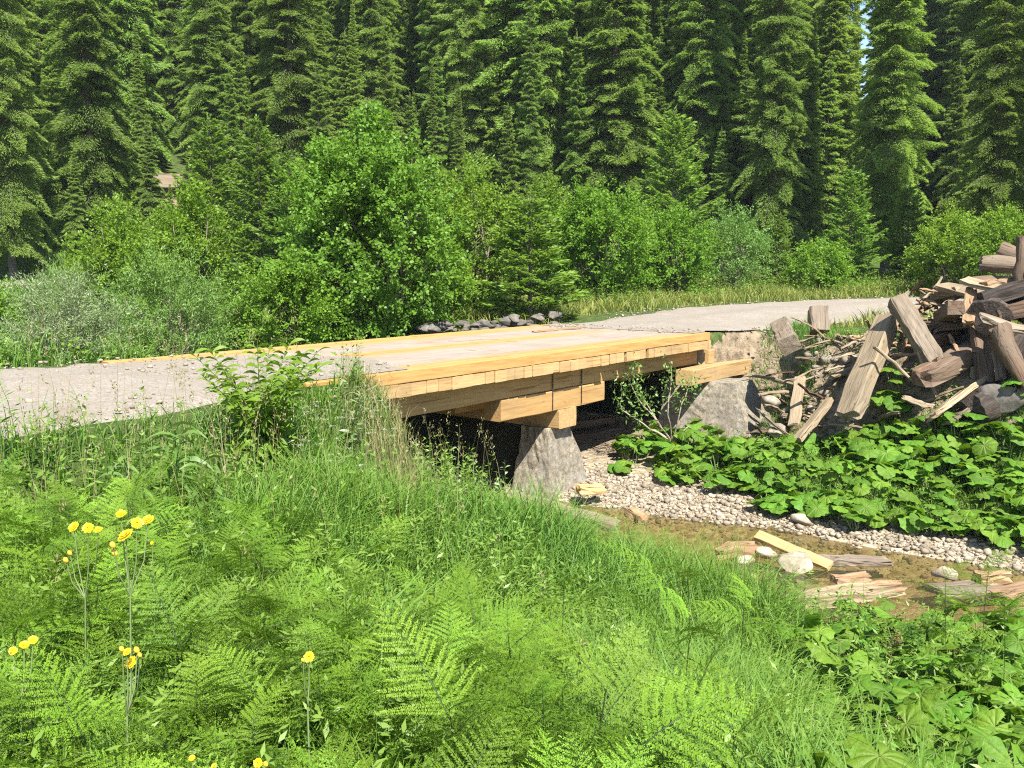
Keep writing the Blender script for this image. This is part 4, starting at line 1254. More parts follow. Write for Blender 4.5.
# ------------------------------------------------------------------ bracken ferns
def fern_frond(seed, L=0.5, pairs=13, wide=0.62, curl=1.0):
    """a triangular bracken blade along +X, lying nearly level and drooping at its tip"""
    rng = np.random.default_rng(seed)
    P, D, LL, WW, N, A = [], [], [], [], [], []
    rach = Acc()
    curve = lambda q: np.array([L * q, 0, L * (0.2 * q - 0.42 * curl * q * q)])
    pts = np.array([curve(q) for q in np.linspace(0, 1, 8)])
    rach.add(*tube(pts, np.linspace(0.0028, 0.0008, 8), 4))
    for i in range(pairs):
        q = 0.05 + 0.93 * i / (pairs - 1)
        pl = L * wide * (1 - q) ** 0.85 * rng.uniform(0.88, 1.08) + 0.012
        for sgn in (-1, 1):
            b = curve(q + sgn * 0.008)
            ang = math.radians(68 - 22 * q) * sgn + rng.normal(0, 0.06)
            d = np.array([math.cos(ang), math.sin(ang), rng.normal(0.08, 0.16)])
            m = max(5, int(pl / 0.0072))
            sd = np.array([-d[1], d[0], 0.0])
            for j in range(m):
                w = (j + 0.6) / m
                pp = b + d * pl * w + np.array([0, 0, -0.38 * curl * pl * w * w])
                ll = min(0.0155, 0.16 * pl) * (1 - w) ** 0.5 * rng.uniform(0.8, 1.15) + 0.004
                for sg in (-1, 1):
                    P.append(pp); D.append(d * 0.55 + sd * sg + np.array([0, 0, rng.normal(-0.05, 0.18)]))
                    LL.append(ll); WW.append(min(0.0068, ll * 0.6)); N.append(np.array([rng.normal(0, 0.2), rng.normal(0, 0.2), 1])); A.append(np.clip(0.25 + 0.5 * w + 0.25 * q + rng.normal(0, 0.1), 0, 1))
            P.append(b + d * pl * 0.9 + np.array([0, 0, -0.2 * pl])); D.append(d); LL.append(0.02); WW.append(0.007); N.append(np.array([0, 0, 1.0])); A.append(0.9)
    P = np.array(P) + rng.normal(0, 0.0012, (len(P), 3))
    V, F = kites(P, np.array(D), np.array(LL), np.array(WW), np.array(N), 0.3)
    n = len(rach.F[0])
    rach.add(V, F, np.repeat(np.array(A), 4), 1)
    return rach.mesh("fern_frond", [M['fern_stem'], M['fern']])

FRONDS = [fern_frond(50 + i, L, p, w, 0.6 + 0.35 * i) for i, (L, p, w) in enumerate([(0.46, 12, 0.56), (0.56, 14, 0.46), (0.40, 11, 0.62), (0.5, 14, 0.36), (0.42, 12, 0.6)])]
FSTEM = mesh_np("fern_stem", *tube([(0, 0, -0.08), (0.006, 0.004, 0.3), (0.0, 0.012, 0.7), (0.01, 0.01, 1.0)], [0.0045, 0.004, 0.0035, 0.0028], 6), M['fern_stem'], True)
rnd = random.Random(21)
FERN_LABEL = "bright green bracken fern with spreading fronds in the foreground meadow"
def fern(x, y, hh, n=3, label=FERN_LABEL, sc_=1.0, tilt=None):
    z = h1(x, y)
    root = link("bracken_fern", None, None, (x, y, z), (rnd.gauss(0, .06), rnd.gauss(0, .06), rnd.random() * 6.28))
    tag(root, label, "fern", "bracken ferns in the foreground")
    link("stem", FSTEM, root, (0, 0, 0), (0, 0, 0), (sc_, sc_, hh))
    a0 = rnd.random() * 6.28
    for i in range(n):
        top = i == n - 1 and n > 2
        zz = hh if top else hh * (0.95 - 0.17 * (i // 2)) * rnd.uniform(.85, 1)
        link("frond", FRONDS[rnd.randrange(5)], root, (0.008 * hh, 0.01 * hh, zz),
             (rnd.gauss(0, .4), -rnd.uniform(-0.05, 0.95) if not top else -rnd.uniform(0.5, 0.9), a0 + i * 2.5 + rnd.gauss(0, .3)), (sc_ * rnd.uniform(.75, 1.1),) * 3)
nf = 0
tries = 0
while nf < 282 and tries < 20000:
    tries += 1
    Y = rnd.uniform(1.6, 5.0); X = rnd.uniform(-0.66, 0.3) * Y
    if rnd.random() > float(fern_zone(np.array(X), np.array(Y))) * (0.35 + 0.65 * min(1, 2.6 / Y)): continue
    s_ = X * AX[0] + Y * AX[1]; t_ = X * NX[0] + Y * NX[1]
    if t_ < -4.9: continue
    fern(X, Y, rnd.uniform(0.20, 0.50) * (0.8 if Y < 2.2 else 1.0), rnd.choice([3, 4, 4, 5]), sc_=rnd.uniform(0.36, 0.64))
    nf += 1
for u, vt, Y in [(470, 700, 2.35), (582, 690, 2.3), (600, 715, 2.35), (640, 590, 4.0), (670, 640, 3.3), (700, 700, 2.6), (560, 600, 3.9), (740, 720, 2.5), (650, 735, 2.2), (730, 610, 4.4), (690, 570, 5.0)]:
    p = ground_at(u, Y)
    fern(p.x, p.y, max(0.25, height_for(vt, Y) - p.z), 3, sc_=0.7)
for u, vt, Y, lab in [(945, 580, 5.2, "tall upright fern with dark bare stem in front of the creek, left of two others"),
                      (978, 572, 5.4, "tallest upright fern with dark stem standing before the grey slab in the creek"),
                      (1003, 600, 4.9, "upright fern with dark stem nearest the right edge, before the split log")]:
    Y = solve_y(u, vt, .95)
    p = ground_at(u, Y)
    fern(p.x, p.y, .95, 6, lab, 0.6)

# ------------------------------------------------------------------ butterbur
def butterbur_leaf(seed, R=0.2):
    rng = np.random.default_rng(seed)
    nr, na = 9, 44
    th = np.linspace(-np.pi * 0.93, np.pi * 0.93, na)
    V, A = [], []
    ph = rng.uniform(0, 6.28, 3)
    veins = np.linspace(-2.35, 2.35, 9)
    for i in range(nr):
        q = (i + 0.15) / (nr - 1 + 0.15)
        for a in th:
            edge = 1 + 0.05 * math.sin(a * 7 + ph[0]) + 0.035 * math.sin(a * 17 + ph[1]) + 0.02 * math.sin(a * 31)
            lobe = 1.0 + 0.18 * (abs(a) / np.pi) ** 2 if abs(a) < 2.5 else 1.12 - 0.35 * (abs(a) - 2.5)
            r = R * q * edge * lobe
            z = 0.26 * R * q ** 2 * math.cos(2 * a + ph[2]) * 0.5 - 0.30 * R * q * q + 0.06 * R * q ** 2.5 * math.sin(a * 4 + ph[0]) + 0.05 * R * q ** 2.5 * math.sin(a * 9 + ph[1]) + 0.16 * R * q * (1 if abs(a) > 2.3 else 0.4)
            dv = np.min(np.abs(veins - a)) * q
            vein = math.exp(-(dv / 0.05) ** 2) * (1 - 0.5 * q)
            z -= 0.02 * R * vein
            V.append((r * math.cos(a), r * math.sin(a) * 0.96, z)); A.append(vein)
    F = []
    for i in range(nr - 1):
        for j in range(na - 1):
            F.append((i * na + j, (i + 1) * na + j, (i + 1) * na + j + 1, i * na + j + 1))
    return V, F, A

BBL = []
for i in range(4):
    v, f, a = butterbur_leaf(i)
    BBL.append(mesh_np("butterbur_leaf", np.array(v), np.array(f), M['butterbur'], True, np.array(a)))
STALK = mesh_np("leaf_stalk", *tube([(0, 0, 0), (0.04, 0, 0.35), (0.03, 0, 0.7), (0, 0, 1.0)], [0.008, 0.007, 0.006, 0.005], 6), M['pale_stem'], True)
def butterbur(x, y, n, R, hh, label, group):
    z = h1(x, y)
    root = link("butterbur_plant", None, None, (x, y, z - 0.02))
    tag(root, label, "butterbur", group)
    for i in range(n):
        a = 6.283 * i / n + rnd.gauss(0, 0.4)
        d = R * rnd.uniform(0.35, 1.25)
        zz = hh * rnd.uniform(0.6, 1.1)
        px, py = math.cos(a) * d, math.sin(a) * d
        k = R / 0.2 * rnd.uniform(0.55, 1.05)
        lf = link("leaf", BBL[rnd.randrange(4)], root, (px, py, zz), (rnd.gauss(0, 0.35), rnd.uniform(-0.15, 0.65), a + rnd.gauss(0, .7)), (k, k, k))
        ln = math.sqrt(px * px + py * py + zz * zz)
        q = Vector((px, py, zz)).to_track_quat('Z', 'Y').to_euler()
        link("stalk", STALK, root, (0, 0, 0), q, (1, 1, ln))
for u, v, Y, R in [(800, 625, 6, .15), (830, 615, 6, .15), (855, 680, 6, .16), (900, 645, 6, .17), (950, 665, 6, .18), (1025, 645, 6, .18), (925, 700, 6, .17), (970, 725, 6, .17), (800, 700, 6, .14), (1030, 750, 6, .18), (815, 640, 6, .16), (822, 690, 6, .17), (868, 622, 6, .16), (945, 605, 6, .17), (985, 612, 6, .18), (1015, 600, 6, .17), (850, 745, 6, .15), (915, 755, 6, .17), (985, 760, 6, .18), (1030, 690, 6, .2), (1000, 720, 6, .19), (940, 720, 6, .18), (880, 695, 6, .17), (850, 605, 6.6, .17), (880, 600, 6.9, .16), (905, 622, 6.3, .2), (930, 615, 6.6, .18), (960, 625, 6.0, .2), (1000, 618, 6.2, .2), (1030, 625, 5.9, .2),
                   (835, 660, 5.0, .22), (870, 668, 4.8, .17), (905, 690, 4.4, .2), (945, 690, 4.3, .24), (990, 690, 4.2, .24), (1020, 715, 3.8, .22), (1010, 740, 3.6, .2), (975, 650, 5.0, .2), (925, 650, 5.2, .2), (860, 640, 5.6, .2),
                   (890, 720, 3.9, .16), (830, 720, 3.9, .13), (960, 745, 3.5, .2), (1045, 670, 4.6, .24), (1005, 660, 4.9, .2)]:
    hh = rnd.uniform(.34, .55)
    Y = solve_y(u, v, hh)
    p = ground_at(u, Y)
    butterbur(p.x, p.y, rnd.choice([4, 5, 5, 6]), R * .72, hh, "large leaved butterbur on the near shore at the bottom right", "butterburs on the near shore")
cnt = 0
while cnt < 205:
    s_ = rnd.uniform(10.2, 14.2); t_ = rnd.uniform(-7.0, 1.2)
    p = st(s_, t_)
    u_ = 512 + F_PX * p.x / p.y
    if u_ < 612 or u_ > 1060: continue
    if s_ < 10.55 + 0.5 * float(vnoise(t_ * 1.4, 0.0, 51)) + (0.35 if t_ < -5 else 0): continue
    if s_ > 13.5 and t_ < -2.8: continue
    if s_ > 13.3 and u_ > 890: continue
    if t_ < -5.4 and s_ < 10.9: continue
    if t_ < -4.9 and s_ > 12.7: continue
    butterbur(p.x, p.y, rnd.choice([5, 6, 6, 7]), rnd.uniform(.09, .155), rnd.uniform(.22, .48) * (1.0 if s_ > 11.3 else .7) * (.6 if s_ > 12.6 and t_ < -4.2 else 1), "broad leaved butterbur in the dense patch between creek gravel and timber heap", "butterburs on the far shore")
    cnt += 1
for u, Y in [(876, 11.7), (892, 11.5), (905, 11.6), (868, 12.2), (884, 12.9), (898, 13.0), (948, 11.7), (1005, 11.5), (1020, 11.8), (985, 11.5), (880, 12.3), (905, 12.0), (893, 12.8), (862, 11.9), (870, 12.6), (690, 14.0)]:
    p = ground_at(u, Y)
    butterbur(p.x, p.y, 5, .17, .45, "broad leaved butterbur growing up between the old timbers of the heap", "butterburs among the timbers")
for i in range(26):
    u = rnd.uniform(225, 345); Y = rnd.uniform(11.6, 13.6) + (340 - u) * 0.0
    p = ground_at(u, Y)
    s_, t_ = p.x * AX[0] + p.y * AX[1], p.x * NX[0] + p.y * NX[1]
    if t_ > -10.6: p = st(s_, -10.7 - rnd.random() * 1.2)
    butterbur(p.x, p.y, 4, .2, .5, "greyish leaved butterbur behind the orange far edge of the deck", "butterburs behind the deck")

# ------------------------------------------------------------------ timber heap and scattered wood
def between(name, A, B, mat, W, T, label, cat, seed, group=None, roll=0.0, **kw):
    Lk = (Vector(B) - Vector(A)).length
    if kw.get('round_') and Lk > .5: kw.setdefault('bow', 0.035 * Lk * (1 if seed % 2 else -1)); kw.setdefault('taper', 0.82)
    if Lk < 0.6: kw['n'] = 3; kw['jit'] = min(kw.get('jit', .006), .007)
    elif kw.get('jit', 0) > .006: kw['n'] = max(4, int(Lk / .22)); kw['jit'] *= .8
    A, B = Vector(A), Vector(B)
    d = B - A
    L = d.length
    me = beam_mesh(name, M[mat], L, W, T, seed=seed, **kw)
    x = d.normalized()
    up = Vector((0, 0, 1)) if abs(x.z) < 0.95 else Vector((0, 1, 0))
    y = up.cross(x).normalized(); z = x.cross(y)
    R = Matrix((x, y, z)).transposed().to_4x4() @ Matrix.Rotation(roll, 4, 'X')
    o = link(name, me)
    o.matrix_world = Matrix.Translation(A) @ R
    tag(o, label, cat, group)
    return o

HEAP = "old timbers of the heap"
def hp(u, v, Y): return at_y(u, v, Y)
TIMB = [
 ("old_beam", hp(888, 318, 13.6), hp(849, 413, 12.5), 'pale_wood', .34, .22, "broad pale weathered beam leaning steeply against the heap, lightest of the big ones", "beam", dict(rough=(0.01, 0.09), rnd=.12, n=12, jit=.008, roll=0.35)),
 ("old_beam", hp(897, 300, 13.2), hp(935, 362, 12.5), 'grey_wood', .25, .24, "thick grey brown squared beam sloping down to the right beside the broad pale beam", "beam", dict(rough=(.02, .06), jit=.006, roll=0.5)),
 ("beam_block", hp(781, 327, 15.0), hp(789, 345, 13.9), 'grey_wood', .30, .26, "short squared beam end with dark cut face sticking out of the bank", "beam", dict(rough=(.01, .01), jit=.006, roll=.5)),
 ("post_stub", hp(819, 333, 15.2), hp(818, 310, 15.4), 'grey_wood', .30, .26, "short grey post stub standing upright at the road edge", "post", dict(rough=(0, .02), jit=.008)),
 ("old_board", hp(800, 378, 14.2), hp(794, 424, 13.7), 'pale_wood', .17, .05, "thin grey board standing on end in the rubble beside the end pier", "board", dict(rough=(.03, .05), roll=.2)),
 ("old_board", hp(829, 401, 13.2), hp(797, 441, 12.6), 'pale_wood', .16, .08, "short tan plank lying slantwise below the broad pale beam", "board", dict(rough=(.02, .01), roll=.4)),
 ("old_pole", hp(833, 376, 14.0), hp(912, 338, 14.3), 'pale_wood', .14, .12, "split pale rail lying behind the broad pale beam, uppermost of two", "rail", dict(rough=(.06, .06), round_=True, jit=.008)),
 ("old_pole", hp(866, 383, 13.9), hp(915, 357, 13.7), 'grey_wood', .17, .14, "split grey rail lying behind the broad pale beam, lower of two", "rail", dict(rough=(.06, .06), round_=True, jit=.008)),
 ("old_beam", hp(924, 377, 12.3), hp(984, 346, 12.9), 'brown_wood', .34, .28, "reddish brown beam with a rotten end across the front of the heap", "beam", dict(rough=(.10, .05), jit=.012, rnd=.2)),
 ("old_board", hp(932, 416, 12.0), hp(990, 374, 12.4), 'pale_wood', .26, .07, "pale split plank leaning below the reddish brown beam", "board", dict(rough=(.08, .08), jit=.008, roll=-.5)),
 ("old_board", hp(950, 422, 11.9), hp(1000, 385, 12.2), 'grey_wood', .2, .06, "grey split plank lowest on the front of the heap", "board", dict(rough=(.08, .08), jit=.008, roll=-.4)),
 ("rotten_log", hp(975, 410, 11.9), hp(1022, 388, 12.5), 'char_wood', .50, .44, "blackened thick log butt resting on the leaves at the foot of the heap", "log", dict(rough=(.08, .05), round_=True, jit=.02)),
 ("rotten_log", hp(988, 318, 12.4), hp(1002, 296, 13.6), 'char_wood', .56, .50, "big blackened log end facing the viewer in the upper heap", "log", dict(rough=(.05, .05), round_=True, jit=.015)),
 ("broken_beam", hp(969, 322, 12.5), hp(971, 294, 12.9), 'orange_wood', .17, .14, "broken stub showing fresh orange wood between the dark logs", "beam", dict(rough=(.06, .12), jit=.012)),
 ("old_log", hp(999, 332, 12.0), hp(1026, 382, 11.7), 'brown_wood', .30, .28, "fibrous brown log sloping down at the right edge of the heap", "log", dict(rough=(.1, .1), round_=True, jit=.016)),
 ("old_log", hp(983, 263, 13.6), hp(1022, 266, 13.4), 'grey_wood', .30, .26, "weathered log lying highest on top of the heap", "log", dict(rough=(.06, .06), round_=True, jit=.012)),
 ("old_post", hp(1022, 284, 12.6), hp(1023, 238, 12.7), 'brown_wood', .24, .22, "brown post standing upright at the right picture edge above the heap", "post", dict(rough=(.02, .06), round_=True, jit=.012)),
 ("old_board", hp(964, 280, 13.0), hp(996, 288, 12.6), 'pale_wood', .22, .05, "sawn board end with a pale cut face lying under the topmost log", "board", dict(rough=(.0, .03), roll=.25)),
 ("old_board", hp(984, 284, 12.7), hp(1030, 276, 12.9), 'orange_wood', .16, .06, "reddish board sticking out level below the topmost log", "board", dict(rough=(.03, .05))),
 ("old_beam", hp(982, 300, 12.6), hp(1034, 284, 12.5), 'char_wood', .24, .22, "dark beam stacked under the reddish board at the right edge", "beam", dict(rough=(.03, .05), jit=.01)),
 ("old_beam", hp(1000, 314, 12.4), hp(1040, 306, 12.2), 'brown_wood', .26, .2, "brown beam lying in the shade right of the big blackened log end", "beam", dict(rough=(.05, .05), jit=.012)),
 ("old_beam", hp(942, 318, 13.3), hp(956, 308, 12.6), 'brown_wood', .22, .2, "small square beam end between splintered wood and orange stub", "beam", dict(rough=(.02, .02))),
 ("old_post", hp(987, 392, 12.2), hp(976, 326, 12.7), 'brown_wood', .19, .16, "dark split post propped upright in the middle of the heap", "post", dict(rough=(.04, .09), jit=.01)),
 ("old_post", hp(1001, 378, 12.0), hp(994, 330, 12.4), 'grey_wood', .10, .08, "thin grey stave propped upright in the middle of the heap", "post", dict(rough=(.04, .09), jit=.008)),
 ("rotten_log", hp(945, 360, 12.9), hp(985, 322, 13.6), 'char_wood', .42, .40, "thick black log deep in the shade of the heap behind the reddish beam", "log", dict(rough=(.05, .05), round_=True, jit=.02)),
 ("rotten_log", hp(1005, 360, 13.0), hp(1045, 335, 13.2), 'char_wood', .46, .42, "black log in the shade behind the fibrous brown log", "log", dict(rough=(.05, .05), round_=True, jit=.02)),
 ("rotten_log", hp(918, 345, 14.0), hp(990, 330, 14.2), 'char_wood', .6, .6, "dark log at the core of the heap behind the grey brown squared beam", "log", dict(rough=(.05, .05), round_=True, jit=.02)),
 ("rotten_log", hp(925, 385, 13.4), hp(1050, 365, 13.2), 'char_wood', .7, .6, "long dark log carrying the front timbers of the heap", "log", dict(rough=(.05, .05), round_=True, jit=.02)),
 ("old_log", hp(975, 300, 14.2), hp(1060, 290, 13.9), 'brown_wood', .7, .7, "thick brown log behind the topmost boards", "log", dict(rough=(.05, .05), round_=True, jit=.02)),
 ("old_beam", hp(927, 300, 14.4), hp(958, 292, 13.4), 'pale_wood', .2, .14, "pale splintered beam on top of the splintered wood at the road edge", "beam", dict(rough=(.12, .12), jit=.014)),
 ("old_beam", hp(910, 312, 14.0), hp(948, 296, 14.3), 'pale_wood', .16, .12, "tan splintered rail behind the top of the grey brown squared beam", "rail", dict(rough=(.12, .12), jit=.014)),
 ("old_board", hp(912, 330, 13.5), hp(945, 325, 13.2), 'brown_wood', .3, .1, "brown split slab lying right of the grey brown squared beam's top", "board", dict(rough=(.1, .1), jit=.014)),
 ("old_beam", hp(930, 345, 13.0), hp(962, 330, 13.5), 'brown_wood', .26, .22, "brown beam butt in the shade above the reddish brown beam", "beam", dict(rough=(.03, .05), jit=.012)),
 ("old_log", hp(1003, 300, 13.0), hp(1042, 318, 12.2), 'char_wood', .4, .36, "charred log slanting to the right below the stacked dark beam", "log", dict(rough=(.08, .05), round_=True, jit=.015)),
 ("old_board", hp(985, 318, 12.1), hp(1024, 330, 12.0), 'grey_wood', .2, .07, "grey split board lying level right of the blackened log end", "board", dict(rough=(.08, .08), jit=.01, roll=.4)),
 ("old_log", hp(955, 395, 12.7), hp(1015, 350, 12.8), 'brown_wood', .36, .32, "brown log slanting up behind the pale split plank", "log", dict(rough=(.08, .08), round_=True, jit=.015)),
 ("old_beam", hp(1010, 395, 11.9), hp(1032, 345, 12.2), 'char_wood', .3, .26, "dark beam standing on end at the right picture edge of the heap", "beam", dict(rough=(.05, .08), jit=.012)),
 ("old_board", hp(942, 286, 13.7), hp(982, 296, 13.0), 'pale_wood', .24, .06, "pale board lying on the left shoulder of the heap below the sawn end", "board", dict(rough=(.04, .1), jit=.01, roll=.3)),
 ("old_log", hp(1002, 250, 14.0), hp(1042, 262, 13.6), 'brown_wood', .3, .28, "brown log behind the topmost weathered log at the picture edge", "log", dict(rough=(.05, .05), round_=True, jit=.012)),
 # in and by the creek
 ("sawn_plank", at_z(757, 535, -1.80), at_z(830, 566, -1.95), 'new_wood', .12, .05, "long pale sawn plank lying across rocks in the creek", "plank", dict(rough=(.0, .01), roll=.5, jit=.001)),
 ("grey_plank", at_z(818, 560, -1.97), at_z(882, 561, -1.97), 'grey_wood', .17, .06, "flat grey plank half sunk in the creek right of the long pale plank", "plank", dict(rough=(.02, .12), roll=.1)),
 ("split_log", at_z(782, 604, -1.97), at_z(895, 588, -1.88), 'pale_wood', .18, .13, "long split log with an orange broken end at the near edge of the creek", "log", dict(rough=(.05, .1), jit=.01)),
 ("broken_wood", at_z(850, 590, -1.90), at_z(897, 587, -1.87), 'orange_wood', .11, .09, "orange splintered length lying on the end of the long split log", "log", dict(rough=(.1, .06), jit=.012)),
 ("broken_wood", at_z(722, 553, -1.92), at_z(751, 549, -1.90), 'orange_wood', .17, .14, "orange chunk of broken wood leaning on the rocks in the creek", "wood chunk", dict(rough=(.08, .08), jit=.02)),
 ("broken_wood", at_z(834, 580, -1.98), at_z(860, 578, -1.98), 'orange_wood', .13, .06, "small orange wedge of wood lying in the creek below the grey plank", "wood chunk", dict(rough=(.02, .14), jit=.01)),
 ("old_plank", at_z(508, 496, -1.52), at_z(616, 526, -1.84), 'grey_wood', .17, .10, "grey weathered plank lying at the foot of the middle pier", "plank", dict(rough=(.02, .05), jit=.006, roll=.3)),
 ("broken_wood", at_z(520, 516, -1.80), at_z(566, 521, -1.84), 'orange_wood', .22, .10, "orange splintered slab under the grey plank by the middle pier", "wood chunk", dict(rough=(.1, .03), jit=.012)),
 ("broken_wood", at_z(579, 490, -1.78), at_z(601, 488, -1.78), 'new_wood', .17, .11, "bright yellow offcut lying right beside the middle pier", "wood chunk", dict(rough=(.04, .04), jit=.012)),
 ("broken_wood", at_z(630, 512, -1.75), at_z(642, 519, -1.78), 'orange_wood', .13, .12, "small orange splinter block on the gravel between pier and butterburs", "wood chunk", dict(rough=(.05, .05), jit=.012)),
 ("broken_wood", at_z(978, 579, -1.93), at_z(1006, 577, -1.92), 'orange_wood', .14, .12, "reddish chunk of wood on the stones behind the dark stemmed ferns", "wood chunk", dict(rough=(.03, .05), jit=.012)),
 ("split_log", at_z(1003, 600, -1.9), at_z(1040, 594, -1.85), 'orange_wood', .22, .18, "split brown log end at the right picture edge in the creek", "log", dict(rough=(.1, .03), jit=.014)),
 ("grey_plank", at_z(935, 592, -1.99), at_z(1000, 586, -1.99), 'grey_wood', .28, .05, "broad grey slab of wood lying in the creek behind the dark stemmed ferns", "plank", dict(rough=(.02, .04), jit=.01)),
 ("squared_timber", st(11.2, -8.3, -1.72), st(13.3, -7.8, -1.70), 'brown_wood', .22, .14, "dark squared timber lying in the shade under the bridge", "beam", dict(rough=(.01, .01))),
 ("squared_timber", st(11.6, -8.6, -1.56), st(13.5, -8.1, -1.56), 'brown_wood', .2, .12, "dark timber on top of another in the shade under the bridge", "beam", dict(rough=(.01, .01))),
 ("sawn_board", at_z(660, 446, -1.62), at_z(716, 444, -1.62), 'new_wood', .14, .05, "yellow board lying at the foot of the broad end pier", "board", dict(rough=(.01, .01))),
 ("reddish_board", st(12.35, -8.9, 0.018), st(13.6, -8.86, 0.018), 'orange_wood', .12, .03, "thin reddish board lying on the far part of the bridge deck", "board", dict(rough=(.05, .05), jit=.002)),
]
for i, (nm, a, b, mt, w, t_, lab, cat, kw) in enumerate(TIMB):
    between(nm, a, b, mt, w, t_, lab, cat, 300 + i, HEAP if i < 39 else None, **kw)

# broken sticks and splinters over the rubble slope and the heap
rnd = random.Random(31)
STK = [beam_mesh("broken_stick", M[m], L, w, t_, seed=400 + i, rough=(.06, .1), jit=.006, n=6, round_=(i % 2 == 0), bow=b)
       for i, (L, w, t_, m, b) in enumerate([(.7, .05, .045, 'pale_wood', .04), (.45, .08, .03, 'grey_wood', .0), (.55, .035, .035, 'pale_wood', -.05), (.8, .045, .04, 'brown_wood', .05), (.35, .10, .035, 'pale_wood', 0), (.9, .03, .03, 'pale_wood', .08), (.4, .07, .05, 'orange_wood', 0)])]
def stick(p, me, yaw, pitch, roll, label, group, k=1.0):
    o = link("broken_stick", me, None, p, (roll, pitch, yaw), (k, k, k))
    tag(o, label, "stick", group)
for i in range(200):
    s_ = rnd.uniform(13.4, 15.3); t_ = rnd.uniform(-6.2, -2.6)
    p = st(s_, t_)
    u_ = 512 + F_PX * p.x / p.y
    if not (738 < u_ < 935): continue
    p.z = h1(p.x, p.y) + rnd.uniform(0.01, 0.12)
    stick(p, STK[rnd.choice([0, 1, 2, 2, 3, 4, 5, 5, 6])], rnd.random() * 6.28, rnd.gauss(0, .35), rnd.random() * 3, "broken stick in the litter of sticks on the bank between bridge and heap", "broken sticks on the bank", rnd.uniform(.6, 1.1))
for i in range(46):
    u_ = rnd.uniform(905, 1030); v_ = rnd.uniform(292, 400)
    p = hp(u_, v_, 12.4 + (400 - v_) * 0.008 + rnd.uniform(-.2, .5))
    stick(p, STK[rnd.choice([0, 1, 3, 4, 4, 6, 2])], rnd.random() * 6.28, rnd.gauss(0, .6), rnd.random() * 3, "splintered piece of wood wedged between the heap's big timbers", "splinters in the heap", rnd.uniform(.6, 1.1))
for i in range(26):
    u_ = rnd.uniform(905, 955); v_ = rnd.uniform(290, 322)
    p = hp(u_, v_, 13.6 + rnd.uniform(-.2, .6))
    stick(p, STK[rnd.choice([4, 6, 1, 0])], rnd.random() * 6.28, rnd.gauss(0, .4), rnd.random() * 3, "pale chip among the splintered wood at the road edge of the heap", "chips at the road edge", rnd.uniform(.5, .9))

# ------------------------------------------------------------------ rocks
def rock(p, r, mat, label, seed, flat=.7, group=None, sub=3, sx=1.0):
    v, f = rock_np(seed, r, sub, flat, .4)
    o = link("rock", mesh_np("rock", v, f, M[mat], False), None, p, (0, 0, rnd.random() * 3 if sx == 1 else 0.15), (sx, 1, 1))
    tag(o, label, "rock", group)
rock(at_z(795, 563, -1.94), .26, 'pebble', "long pale rock in the creek under the sawn plank", 1, .4, sx=1.0)
rock(at_z(762, 552, -1.93), .15, 'pebble', "smaller pale rock in the creek between orange chunk and long rock", 2, .6)
rock(at_z(742, 560, -1.98), .14, 'pebble', "low tan rock in front of the orange chunk in the creek", 3, .5)
rock(at_z(948, 573, -1.93), .15, 'pebble', "pale rock in the creek just behind the left dark stemmed fern", 4, .6)
rock(at_z(712, 573, -2.0), .06, 'pebble', "small pale stone alone in the creek near the grass edge", 5, .6)
rock(at_z(803, 519, -1.9), .14, 'pebble', "pale rock on the gravel edge under the butterburs", 6, .7)
rock(at_z(778, 432, -1.45), .2, 'stone', "whitish stone at the foot of the rubble beside the end pier", 7, .7)
rock(at_y(770, 405, 14.1), .22, 'stone', "tan stone in the rubble right of the end pier", 8, .7)
rock(at_y(1003, 400, 11.9), .34, 'dark_stone', "dark grey boulder at the foot of the timber heap", 9, .8)
rock(at_y(520, 505, 11.5), .17, 'stone', "rubble stone at the left foot of the middle pier", 10, .6)
for i in range(110):
    u_ = rnd.uniform(418, 562); Y = rnd.uniform(16.2, 18.6) + (u_ - 420) * 0.009
    p = ground_at(u_, Y)
    if not -14 < p.x * NX[0] + p.y * NX[1] < -10.5: continue
    p.z = -0.30 + (i % 4) * 0.09 + rnd.uniform(-0.03, 0.05) + (u_ - 420) * 0.0009
    rock(p, rnd.uniform(.09, .22), 'stone' if i % 4 == 0 else 'dark_stone', "grey rock in the low heap of stones behind the bridge deck", 20 + i, .45, "rocks heaped behind the deck", 3)
for i in range(60):
    p = st(rnd.uniform(13.6, 15.0), rnd.uniform(-6.0, -3.6))
    p.z = h1(p.x, p.y) + .02
    rock(p, rnd.uniform(.05, .15), 'stone', "rubble stone on the bank between end pier and timber heap", 80 + i, .7, "rubble beside the end pier", 2)
for i, u_ in enumerate((8, 22, 30)):
    p = ground_at(u_, 29.5); rock(p, .5, 'stone', "grey rock lying in the small meadow at the left picture edge", 150 + i, .6, "rocks in the small meadow", 2)
for i, (u_, Y) in enumerate(((18, 11.0), (95, 11.6), (28, 11.3))):
    p = ground_at(u_, Y); rock(p, .2, 'stone', "pale rock beside the gravel road under the silvery willow", 160 + i, .6, "rocks at the left road edge", 2)

